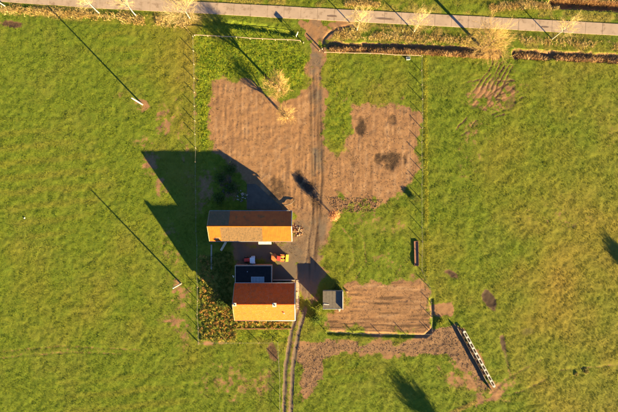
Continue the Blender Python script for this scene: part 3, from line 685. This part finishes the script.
# gate posts, estate sign
for (a, b, h, r, lb) in ((322, 49.5, 1.15, .16, 'stout wooden gate post on the right of the track entrance'), (319.5, 51, .95, .09, 'thin wooden gate post standing in the track mouth'), (303.5, 43, 1.0, .13, 'wooden gate post on the left of the track entrance')):
    x, y, z = G(a, b); t = empty('gate_post', (x, y, z), 0, lb, 'post')
    MB().tube([(0, 0, -.3), (0, 0, h*.6), (0, 0, h)], [r, r*.98, r*.95], 10).build('shaft', M['timber'], t); MB().tube([(0, 0, h), (0, 0, h+.05)], [r*1.1, r*.7], 10).build('cap', M['darkwood'], t)
x, y, z = G(297.2, 36); sg = empty('notice_board', (x, y, z), math.radians(62), 'white notice board on two legs by the track entrance', 'sign')
MB().box((0, 0, 1.48), (1.15, .05, .62)).build('board', M['white'], sg)
for s in (-1, 1): MB().box((s*.28, .06, .70), (.10, .06, 1.9)).build('leg', M['white'], sg)
MB().box((0, .06, 1.48), (.9, .05, .06)).build('brace', M['timber'], sg)

# ------------------------------------------------------------------ utility poles
for a, b, h, lb in ((142.5, 104.5, 7.3, 'tall pale wooden utility pole standing in a patch of bare earth'), (181, 283.5, 7.0, 'tall pale wooden utility pole beside the garden fence')):
    x, y, z = G(a, b); t = empty('utility_pole', (x, y, z), 0, lb, 'pole')
    MB().tube([(0, 0, -.6), (0, 0, h*.5), (0, 0, h)], [.20, .175, .14], 12).build('shaft', M['pole'], t, True)
    MB().tube([(0, 0, h), (0, 0, h+.10)], [.13, .03], 12).build('cap', M['metal'], t)
    for s in (-1, 1): MB().tube([(s*.11, 0, h-.25), (s*.22, 0, h-.23), (s*.22, 0, h-.08)], [.015, .015, .035], 6).build('insulator', M['white'], t)

# ------------------------------------------------------------------ barn
bx0, bx1, byN, byS, byR = -24.3, -4.2, -1.25, -8.6, -4.85
ZE, ZR = 2.65, 5.4
barn = empty('barn', ((bx0+bx1)/2, byR, 0), 0, 'long low barn with rusty orange and weathered corrugated roof', 'barn')
ox, oy = barn.location.x, barn.location.y
def L_(x, y, z): return (x-ox, y-oy, z)
wi = .35
def bwall(x0, x1, y0, y1, z0, z1, nm='wall', mt='brick'): return MB().bx(x0-ox, x1-ox, y0-oy, y1-oy, z0, z1).build(nm, M[mt], barn)
bwall(bx0+wi, bx1-wi, byN-wi-.3, byN-wi, -.3, ZE-.02); bwall(bx0+wi, bx1-wi, byS+wi, byS+wi+.3, -.3, ZE-.02)
for xa in (bx0+wi, bx1-wi-.3):
    MB().prism([(byS+wi+.302-oy, -.3), (byN-wi-.302-oy, -.3), (byN-wi-.302-oy, ZE+.05), (byR-oy, ZR-.12), (byS+wi+.302-oy, ZE+.05)], 'x', xa-ox, xa+.3-ox).build('gable_wall', M['brick'], barn)
def corr(w, ln, name, material, pitch=.177, amp=.028):
    n = max(8, int(w/pitch*4)); X = np.linspace(0, w, n+1); z = amp*np.sin(X/pitch*2*math.pi)
    v = np.array([(x, s*ln, zz) for s in (0, 1) for x, zz in zip(X, z)]); f = np.array([(i, i+1, n+2+i, n+1+i) for i in range(n)])
    return np_mesh(name, v, f, smooth=True)
NS = 20; sw = (bx1-bx0)/NS
for side in ('N', 'S'):
    ye = byN if side == 'N' else byS; run = abs(ye-byR); sl = math.hypot(run, ZR-ZE); ang = math.atan2(ZR-ZE, run)
    for i in range(NS):
        cx = bx0+(i+.5)*sw
        if side == 'S': mt = 'sheet_grey' if (2.8 < i+RNG.uniform(-.6, .6) < 12.6) else 'sheet_orange'
        else: mt = 'sheet_moss' if i < 5 else 'sheet_brown'
        me = corr(sw+.05, sl+.06+RNG.uniform(-.03, .05), 'roof_sheet', M[mt]); o = link('roof_sheet', me, M[mt], barn)
        zj = .012*(i % 2)+RNG.uniform(0, .008)
        if side == 'S': o.location = L_(cx-sw/2-.025, byS-.06, ZE+zj); o.rotation_euler = (ang, 0, RNG.uniform(-.003, .003))
        else: o.location = L_(cx+sw/2+.025, byN+.06, ZE+zj); o.rotation_euler = (ang, 0, math.pi+RNG.uniform(-.003, .003))
    MB().box(L_((bx0+bx1)/2, ye+(-.1 if side == 'S' else .1), ZE-.12), (bx1-bx0, .12, .10)).build('gutter', M['metal'], barn)
    for s, xx in ((1, bx1+.04), (-1, bx0-.04)):
        MB().box(L_(xx, (ye+byR)/2, (ZE+ZR)/2-.03), (.16 if s > 0 else .10, sl+.06, .20), 0, (-ang if side == 'N' else ang)).build('barge_board', M['white'] if s > 0 else M['timber'], barn)
MB().prism([(-.22, ZR-.09), (0, ZR+.09), (.22, ZR-.09), (.22, ZR-.05), (0, ZR+.13), (-.22, ZR-.05)][::-1], 'x', bx0-.02-ox, bx1+.02-ox).build('ridge_cap', M['sheet_orange'], barn)
MB().box(L_(-22.2, -7.9, ZE+.58), (1.4, .55, .03), .1, math.atan2(ZR-ZE, byR-byS)).build('loose_sheet', M['redbrown'], barn)
cn = MB().box((0, 0, 0), (3.2, .95, .05)).build('door_canopy', M['white'], barn); cn.location = L_(-10.8, -8.95, 2.36); cn.rotation_euler = (math.radians(12), 0, 0)
for s in (-1, 1): MB().box((s*1.4, -.02, -.2), (.05, .7, .05), 0, math.radians(30)).build('bracket', M['timber'], cn)
for xa, w in ((-10.8, 2.6), (-19.0, 1.1)): 
    d = MB().box(L_(xa, byS+wi-.03, 1.0), (w, .08, 2.0)).build('door', M['door'], barn); MB().box((xa-ox+w*.35, byS+wi-.09-oy, 1.0), (.05, .05, .18)).build('handle', M['metal'], d)
for xa in (-22, -16, -13.8, -6.6):
    w = MB().box(L_(xa, byS+wi-.02, 1.55), (.9, .06, .7)).build('window', M['white'], barn); MB().box(L_(xa, byS+wi-.06, 1.55), (.78, .03, .58)).build('pane', M['glass'], w)
for xa in (-21, -15, -8):
    w = MB().box(L_(xa, byN-wi+.02, 1.7), (.9, .06, .6)).build('window', M['white'], barn); MB().box(L_(xa, byN-wi+.06, 1.7), (.78, .03, .48)).build('pane', M['glass'], w)

# ------------------------------------------------------------------ house
hx0, hx1, hyN, hyS, hyR = -18.05, -3.4, -18.75, -27.75, -23.2
HE, HR = 3.55, 6.85
house = empty('house', ((hx0+hx1)/2, hyR, 0), 0, 'red tiled house with two chimneys and a flat roofed black annex', 'house')
ox, oy = house.location.x, house.location.y
wi = .3
for y0, y1 in ((hyN-wi-.35, hyN-wi), (hyS+wi, hyS+wi+.35)): MB().bx(hx0+wi-ox, hx1-wi-ox, y0-oy, y1-oy, -.3, HE-.05).build('wall', M['brick'], house)
for xa in (hx0+wi, hx1-wi-.35): MB().prism([(hyS+wi+.352-oy, -.3), (hyN-wi-.352-oy, -.3), (hyN-wi-.352-oy, HE), (hyR-oy, HR-.2), (hyS+wi+.352-oy, HE)], 'x', xa-ox, xa+.35-ox).build('gable_wall', M['brick'], house)
def tile_slope(w, sl, tw=.30, th=.34):
    v, f, o = [], [], 0; nx = int(round(w/tw)); ny = int(round(sl/th)); tw = w/nx; th = sl/ny; K = 5
    prof = [(k/(K-1), .035*math.sin(k/(K-1)*2*math.pi)) for k in range(K)]
    for r in range(ny):
        for c in range(nx):
            jx, jz, ja = RNG.normal(0, .006), RNG.normal(0, .006), RNG.normal(0, .008)
            for e, (t, lift) in enumerate(((0, .045), (1.12, .012))):
                for q, z in prof: v.append((c*tw+q*tw*1.04+jx, (r+t)*th+ja*2, z+lift+jz))
            f += [(o+k, o+k+1, o+K+k+1, o+K+k) for k in range(K-1)]
            for q, z in prof: v.append((c*tw+q*tw*1.04+jx, r*th+ja*2, z+.02+jz))
            f += [(o+2*K+k, o+2*K+k+1, o+k+1, o+k) for k in range(K-1)]
            o += 3*K
    return np_mesh('roof_tiles', np.array(v), np.array(f), smooth=False)
for side in ('N', 'S'):
    ye = hyN if side == 'N' else hyS; run = abs(ye-hyR); sl = math.hypot(run, HR-HE); ang = math.atan2(HR-HE, run)
    deck = MB().box((0, 0, 0), (hx1-hx0-.06, sl, .10), 0, ang if side == 'S' else -ang).build('roof_deck', M['timber'], house)
    deck.location = (0, (ye+hyR)/2-oy, (HE+HR)/2-.07)
    o = link('roof_tiles', tile_slope(hx1-hx0, sl), M['tile'], house); o['kind'] = 'stuff'
    o['label'] = 'shaded dark red tile slope' if side == 'N' else 'sunlit bright orange tile slope'
    if side == 'S': o.location = (hx0-ox, ye-oy, HE); o.rotation_euler = (ang, 0, 0)
    else: o.location = (hx1-ox, ye-oy, HE); o.rotation_euler = (ang, 0, math.pi)
    MB().tube([(hx0-ox, ye-oy+(-.08 if side == 'S' else .08), HE-.06), (hx1-ox, ye-oy+(-.08 if side == 'S' else .08), HE-.06)], .07, 8).build('gutter', M['metal'], house, True)
    for xx, mt in ((hx0-.03, 'timber'), (hx1+.05, 'white')): MB().box((xx-ox, (ye+hyR)/2-oy, (HE+HR)/2-.02), (.10 if mt == 'timber' else .18, sl, .22), 0, ang if side == 'S' else -ang).build('barge_board', M[mt], house)
rc = MB(); nrt = 44
for i in range(nrt):
    a = hx0-ox+i*(hx1-hx0)/nrt; rc.tube([(a, 0, HR+.02), (a+(hx1-hx0)/nrt*1.08, 0, HR+.035)], [.12, .135], 8)
o = rc.build('ridge_tiles', M['tile'], house); o['kind'] = 'stuff'
for cx, w, up_ in ((-8.1, .75, .75), (-17.5, .6, .22)):
    ch = MB().box((cx-ox, 0, HR+up_-.55), (w, w, 1.1)).build('chimney', M['brick'], house)
    MB().bx(cx-w/2-.08-ox, cx+w/2+.08-ox, -w/2-.08, w/2+.08, HR+up_, HR+up_+.1).build('chimney_cap', M['plaster'], ch)
    MB().tube([(cx-ox, 0, HR+up_+.1), (cx-ox, 0, HR+up_+.28)], [.17, .15], 12).build('chimney_pot', M['black'], ch)
ang = math.atan2(HR-HE, hyR-hyS)
vt = MB().tube([(0, 0, -.1), (0, 0, .35)], .13, 10).build('roof_vent', M['darkwood'], house); vt.location = (-6.0-ox, -25.6-oy, HE+(2.15/4.55)*(HR-HE)+.05)
MB().tube([(0, 0, .35), (0, 0, .42)], [.2, .16], 10).build('vent_cap', M['metal'], vt)
for side, ye, sg in (('S', hyS+wi, -1), ('N', hyN-wi, 1)):
    for xa in ((-16.2, -13.4, -8.0, -5.2) if side == 'S' else (-7.3, -5.2)):
        w = MB().box((xa-ox, ye-oy+sg*.02, 1.75), (1.2, .08, 1.3)).build('window', M['white'], house)
        for s in (-1, 1): MB().box((xa-ox+s*.28, ye-oy+sg*.065, 1.75), (.48, .03, 1.14)).build('pane', M['glass'], w)
        MB().box((xa-ox, ye-oy+sg*.08, 1.05), (1.35, .18, .07)).build('sill', M['stone'], w)
d = MB().box((-10.7-ox, hyS+wi-oy-.03, 1.05), (1.0, .08, 2.1)).build('door', M['door'], house); MB().box((-10.35-ox, hyS+wi-oy-.10, 1.05), (.05, .06, .15)).build('handle', M['metal'], d)
w = MB().box((hx1-wi-ox+.02, 0, 4.6), (.08, .9, 1.0)).build('window', M['white'], house); MB().box((hx1-wi-ox+.07, 0, 4.6), (.03, .78, .88)).build('pane', M['glass'], w)
# annex on the shaded side
ax0, ax1, ayN, ayS, AZ = -18.0, -9.1, -14.5, -18.9, 3.0
MB().bx(ax0-ox, ax0+.25-ox, ayS-oy, ayN-oy, -.3, AZ-.1).build('annex_wall', M['brick'], house); MB().bx(ax1-.25-ox, ax1-ox, ayS-oy, ayN-oy, -.3, AZ-.1).build('annex_wall', M['brick'], house)
MB().bx(ax0+.252-ox, ax1-.252-ox, ayN-.25-oy, ayN-oy, -.3, AZ-.1).build('annex_wall', M['brick'], house)
MB().bx(ax0+.1-ox, ax1-.1-ox, ayS-oy, ayN-.1-oy, AZ-.098, AZ).build('annex_flat_roof', M['felt'], house)
for (a, b, c, d_) in ((ax0-.05, ax1+.05, ayN-.15, ayN+.05), (ax0-.05, ax0+.13, ayS, ayN-.152), (ax1-.13, ax1+.05, ayS, ayN-.152)): MB().bx(a-ox, b-ox, c-oy, d_-oy, AZ-.15, AZ+.13).build('annex_parapet', M['stone'], house)
sk = MB().bx(-14.1-ox, -10.9-ox, -18.75-oy, -17.25-oy, AZ+.002, AZ+.14).build('skylight', M['metal'], house)
for i in range(4): MB().bx(-14.0+i*.78-ox, -13.29+i*.78-ox, -18.65-oy, -17.35-oy, AZ+.142, AZ+.16).build('pane', M['skyglass'], sk)
MB().tube([(-15.0-ox, -16.0-oy, AZ), (-15.0-ox, -16.0-oy, AZ+.3)], .10, 8).build('roof_vent', M['metal'], house)
sd = MB().tube([(0, 0, 0), (-.25, 0, .05), (-.28, 0, .3)], .025, 6).build('satellite_dish', M['metal'], house); sd.location = (ax0-ox, -17.1-oy, 2.75)
MB().tube([(-.28, 0, .3), (-.42, -.06, .36), (-.46, -.08, .38)], [.06, .30, .34], 14).build('dish', M['white'], sd)
w = MB().box(((ax0+ax1)/2-ox-1, ayN-oy+.02, 1.6), (1.4, .08, 1.0)).build('window', M['white'], house); MB().box(((ax0+ax1)/2-ox-1, ayN-oy+.07, 1.6), (1.28, .03, .88)).build('pane', M['glass'], w)
# kitchen yard wall between annex and east gable
yw = MB().bx(-9.0, -3.5, -18.55, -18.35, -.2, 1.1).build('yard_wall', M['stone']); tag(yw, 'low grey yard wall between black annex and house corner', 'wall')

# ------------------------------------------------------------------ small flat-roofed shed with a taller white wall
sx0, sx1, syN, syS, SZ = 3.5, 8.4, -21.0, -25.2, 1.95
shed = empty('shed', ((sx0+sx1)/2, (syN+syS)/2, 0), 0, 'small flat roofed shed with a white right hand wall', 'shed'); ox, oy = shed.location.x, shed.location.y
for a in ((sx0, sx1-.202, syN-.12, syN), (sx0, sx1-.202, syS, syS+.12), (sx0, sx0+.12, syS+.122, syN-.122)): MB().bx(a[0]-ox, a[1]-ox, a[2]-oy, a[3]-oy, -.25, SZ-.1).build('wall', M['timber'], shed)
MB().bx(sx1-.2-ox, sx1-ox, syS-.25-oy, syN+.05-oy, -.25, SZ+.50).build('end_wall', M['white'], shed)
NB = 6; bw = (sx1-.25-sx0+.1)/NB
for i in range(NB):
    MB().bx(sx0-.1+i*bw+.01-ox, sx0-.1+(i+1)*bw-.01-ox, syS-.08-oy, syN+.08-oy, SZ-.098+.008*(i % 2), SZ+.012*(i % 2)).build('roof_sheet', M['shedroof'], shed)
MB().bx(sx0-.1-ox, sx1-.22-ox, syS-.2-oy, syS-.09-oy, SZ-.14, SZ+.05).build('fascia_board', M['white'], shed)
d = MB().bx(sx0+1.4-ox, sx0+2.6-ox, syS-.05-oy, syS-.002-oy, 0, 1.75).build('door', M['darkwood'], shed); MB().box((sx0+2.4-ox, syS-.08-oy, .95), (.05, .05, .15)).build('handle', M['metal'], d)
pl = MB().box((0, 0, 0), (1.3, .22, .05)).build('roof_plank', M['white'], shed); pl.location = (sx0+.8-ox, -24.2-oy, SZ+.05); pl.rotation_euler = (0, 0, -.12)
def rock(px, py, s, name, mt, label, cat, seed):
    g = np.random.default_rng(seed); me = MB(); th = [2*math.pi*i/7 for i in range(7)]
    base = [(math.cos(t)*s*g.uniform(.8, 1.2), math.sin(t)*s*.7*g.uniform(.8, 1.2)) for t in th]
    for z0, z1, k0, k1 in ((-.1, .35*s, 1, .85), (.35*s, .6*s, .85, .45)):
        for i in range(7):
            a, b = base[i], base[(i+1) % 7]; me.poly([(a[0]*k0, a[1]*k0, z0), (b[0]*k0, b[1]*k0, z0), (b[0]*k1, b[1]*k1, z1), (a[0]*k1, a[1]*k1, z1)])
    me.poly([(a[0]*.45, a[1]*.45, .6*s) for a in base]); o = me.build(name, M[mt]); o.location = G(px, py); o.rotation_euler = (0, 0, g.uniform(0, 6)); return tag(o, label, cat)
rock(339, 309.5, .55, 'stone', 'stone', 'pale stone lying below the front corner of the shed', 'stone', 1)
rock(347, 291.5, .5, 'stone', 'rubble', 'pale stone lying at the upper right corner of the shed', 'stone', 2)
rock(24.5, 218, .28, 'stone', 'white', 'small white stone alone in the left pasture', 'stone', 3)

# ------------------------------------------------------------------ machines
def wheel(parent, x, y, r, w, rim='yellow'):
    t = MB().tube([(x, y-w/2, r), (x, y-w*.42, r), (x, y+w*.42, r), (x, y+w/2, r)], [r*.88, r, r, r*.88], 20).build('wheel', M['black'], parent, True)
    MB().tube([(x, y-w/2-.02, r), (x, y+w/2+.02, r)], [r*.5, r*.5], 14).build('rim', M[rim], t)
x, y, z = G(279, 257.5); ld = empty('wheel_loader', (x, y, z), math.radians(-4), 'orange wheel loader with yellow bucket between barn and house', 'loader')
MB().box((-1.05, 0, .85), (1.7, 1.15, .75)).build('engine_cover', M['orange'], ld, bevel=.08); MB().box((-1.98, 0, .65), (.22, 1.3, .6)).build('counterweight', M['darkwood'], ld, bevel=.04)
MB().box((.55, 0, .7), (1.3, .75, .45)).build('front_frame', M['orange'], ld, bevel=.05)
cb = MB().prism([(-.35, 1.1), (.55, 1.1), (.42, 2.1), (-.25, 2.1)], 'y', -.5, .5).build('cab', M['glass'], ld); MB().box((.09, 0, 2.16), (.95, 1.15, .10)).build('cab_roof', M['red'], cb, bevel=.03)
for s in (-1, 1):
    for xx in (-1.15, .85): wheel(ld, xx, s*.72, .52, .38, 'orange')
    for xx in (-1.15, .85): MB().box((xx, s*.72, 1.1), (1.0, .42, .06)).build('fender', M['orange'], ld)
    MB().tube([(.3, s*.36, 1.3), (1.1, s*.38, 1.05), (1.75, s*.4, .45)], [.09, .09, .08], 6).build('lift_arm', M['yellow'], ld)
MB().prism([(1.65, .08), (2.35, .04), (2.38, .08), (1.8, .16), (1.72, .72), (1.85, .9), (1.78, .92), (1.62, .7)], 'y', -.85, .85).build('bucket', M['yellow'], ld)
MB().tube([(-1.4, .3, 1.2), (-1.4, .3, 1.75)], .05, 8).build('exhaust', M['darkwood'], ld)

x, y, z = G(251.3, 259.5); tr = empty('tractor', (x, y, z), math.pi+.03, 'small red tractor with pale cab roof behind the black annex', 'tractor')
MB().box((.85, 0, .95), (1.55, .78, .62)).build('bonnet', M['red'], tr, bevel=.08); MB().box((1.68, 0, .85), (.12, .66, .5)).build('grille', M['black'], tr); MB().box((2.0, 0, .55), (.5, .6, .25)).build('front_weight', M['darkwood'], tr, bevel=.04)
MB().box((.4, 0, .55), (2.4, .4, .3)).build('chassis', M['darkwood'], tr)
cb = MB().prism([(-1.05, .95), (.05, .95), (-.05, 2.05), (-1.0, 2.05)], 'y', -.6, .6).build('cab', M['glass'], tr); MB().box((-.52, 0, 2.11), (1.25, 1.4, .12)).build('cab_roof', M['greywhite'], cb, bevel=.04)
for s in (-1, 1):
    wheel(tr, -.65, s*.78, .68, .34, 'white'); wheel(tr, 1.25, s*.62, .40, .22, 'white')
    MB().box((-.65, s*.76, 1.42), (.95, .40, .05)).build('fender', M['greywhite'], tr); MB().box((1.75, s*.25, .95), (.04, .14, .1)).build('headlight', M['white'], tr)
MB().tube([(1.1, .28, 1.2), (1.1, .28, 1.9)], .035, 8).build('exhaust', M['black'], tr)

# ------------------------------------------------------------------ feed rack, trough, loose things
a = Vector(P(463.5, 331)); b = Vector(P(493.5, 386)); ln = (b-a).length; z = gz(*((a+b)/2))
fr = empty('feed_rack', ((a.x+b.x)/2, (a.y+b.y)/2, z), math.atan2(b.y-a.y, b.x-a.x), 'long white ladder like feed rack beside the churned earth', 'feed rack')
for s in (-1, 1): MB().bx(-ln/2, ln/2, s*.30-.07, s*.30+.07, .48, .60).build('side_rail', M['white'], fr)
nc = 10
for i in range(nc+1):
    xx = -ln/2+.1+i*(ln-.2)/nc; MB().box((xx, 0, .55), (.42 if i % 2 else .52, .46, .10)).build('crossbar', M['white'], fr)
    for s in (-1, 1): MB().box((xx, s*.30, .2), (.10, .10, .55)).build('leg', M['white'], fr)
MB().bx(-ln/2, ln/2, -.22, .22, .10, .14).build('tray', M['darkwood'], fr)
for i in range(8):
    w = (ln+2)/8; o = MB().box((-ln/2-1.6+(i+.5)*w, -1.05, .25), (w-.03, .12, .95+.06*(i % 3))).build('back_board', M['darkwood'] if i % 3 else M['timber'], fr)
a = P(416.3, 253.5); z = gz(*a)
tg = empty('trough', (a[0], a[1], z), math.radians(91.5), 'long open red brown wooden trough beside the right hand fence', 'trough')
for s in (-1, 1): MB().box((0, s*.52, .12), (6.2, .07, .34)).build('side_board', M['redbrown'], tg)
for s in (-1, 1): MB().box((s*3.06, 0, .12), (.07, .968, .30)).build('end_board', M['redbrown'], tg)
MB().box((0, 0, .06), (6.04, .96, .06)).build('floor_board', M['redbrown'], tg)
pk = MB().box((0, 0, 0), (3.0, .55, .06)).build('plank', M['palet']); pk.location = (P(224, 247)[0], -10.0, .75); pk.rotation_euler = (0, -.42, math.radians(57)); tag(pk, 'pale wooden plank leaning against the shaded barn side', 'plank')
kb = MB().box((0, 0, 0), (.35, 6.2, .25)).build('garden_kerb', M['stone']); kb.location = (P(211.5, 258)[0], P(0, 257)[1], .02); tag(kb, 'narrow pale concrete strip in the shade below the barn', 'kerb')
ke = empty('garden_edging', (P(264, 328.8)[0], P(264, 328.8)[1], 0), 0, 'low yellowish brick edging in front of the house', 'edging')
for i in range(14): MB().box(((i-6.5)*1.0, .02*math.sin(i*1.7), .06), (.95, .20, .24)).build('edging_block', M['rubble'], ke)
# paved strip by the east gable
pv = empty('paved_path', (-2.85, -22.2, 0), 0, 'narrow pale paved strip along the right gable of the house', 'path'); pv['kind'] = 'structure'
for i in range(8): MB().box((RNG.normal(0, .03), -3.2+i*.92, .02), (.75, .88, .10), RNG.normal(0, .02)).build('paving_slab', M['stone'], pv)
x, y, z = G(297.2, 295); bn = empty('bench', (x, y, z+.07), math.pi/2, 'pale wooden bench against the right gable of the house', 'bench')
for i in range(3): MB().box((0, -.16+i*.16, .45), (1.7, .13, .04)).build('seat_slat', M['palet'], bn)
for s in (-1, 1): MB().box((s*.7, 0, .21), (.08, .4, .44)).build('leg', M['palet'], bn)
# dark yard slab north of the barn, its outline shaped to the barn's cast shadow
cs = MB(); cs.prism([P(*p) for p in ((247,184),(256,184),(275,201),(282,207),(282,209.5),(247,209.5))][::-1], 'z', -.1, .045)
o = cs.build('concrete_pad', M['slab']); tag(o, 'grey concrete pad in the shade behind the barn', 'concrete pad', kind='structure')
def heap(name, px, py, r, h, n, mt, label, seed, s0=.12, s1=.32, mt2=None):
    g = np.random.default_rng(seed); x, y, z = G(px, py); root = empty(name, (x, y, z), 0, label, 'heap')
    for i in range(n):
        a, q = g.uniform(0, 6.28), g.random()**.6; s = g.uniform(s0, s1)
        MB().box((math.cos(a)*q*r, math.sin(a)*q*r, max(.03, h*(1-q)*g.uniform(.4, 1))), (s*g.uniform(1, 2), s, s*.6), g.uniform(0, 3.1), g.uniform(-.4, .4), g.uniform(-.4, .4)).build('rubble_piece', M[mt2] if mt2 and g.random() < .4 else M[mt], root)
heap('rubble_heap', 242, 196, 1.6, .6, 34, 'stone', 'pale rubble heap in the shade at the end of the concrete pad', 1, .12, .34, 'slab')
heap('rubble_heap', 297.5, 231, 1.6, .4, 60, 'rubble', 'sunlit orange brick rubble heap against the barn end', 2, .10, .26, 'stone')
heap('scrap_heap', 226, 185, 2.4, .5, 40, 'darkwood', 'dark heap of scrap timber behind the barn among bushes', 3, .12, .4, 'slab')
br = MB().tube([G(281,204.5,.15), G(286,205.2,.3), G(291,203.5,.35), G(295,199.8,.15)], [.10, .13, .11, .06], 7).build('fallen_branch', M['bark'], None, True); tag(br, 'curved dark fallen branch at the barn end of the soil plot', 'branch')
x, y, z = G(408, 58.5); sm = empty('water_tub', (x, y, z), .1, 'small white tub inside the fence below the reed ditch', 'tub')
MB().prism([(-.42, 0), (.42, 0), (.52, .42), (-.52, .42)], 'y', -.36, .36).build('tub_body', M['white'], sm); MB().box((0, 0, .41), (.9, .6, .03)).build('water', M['glass'], sm)
print('script done', len(bpy.data.objects))
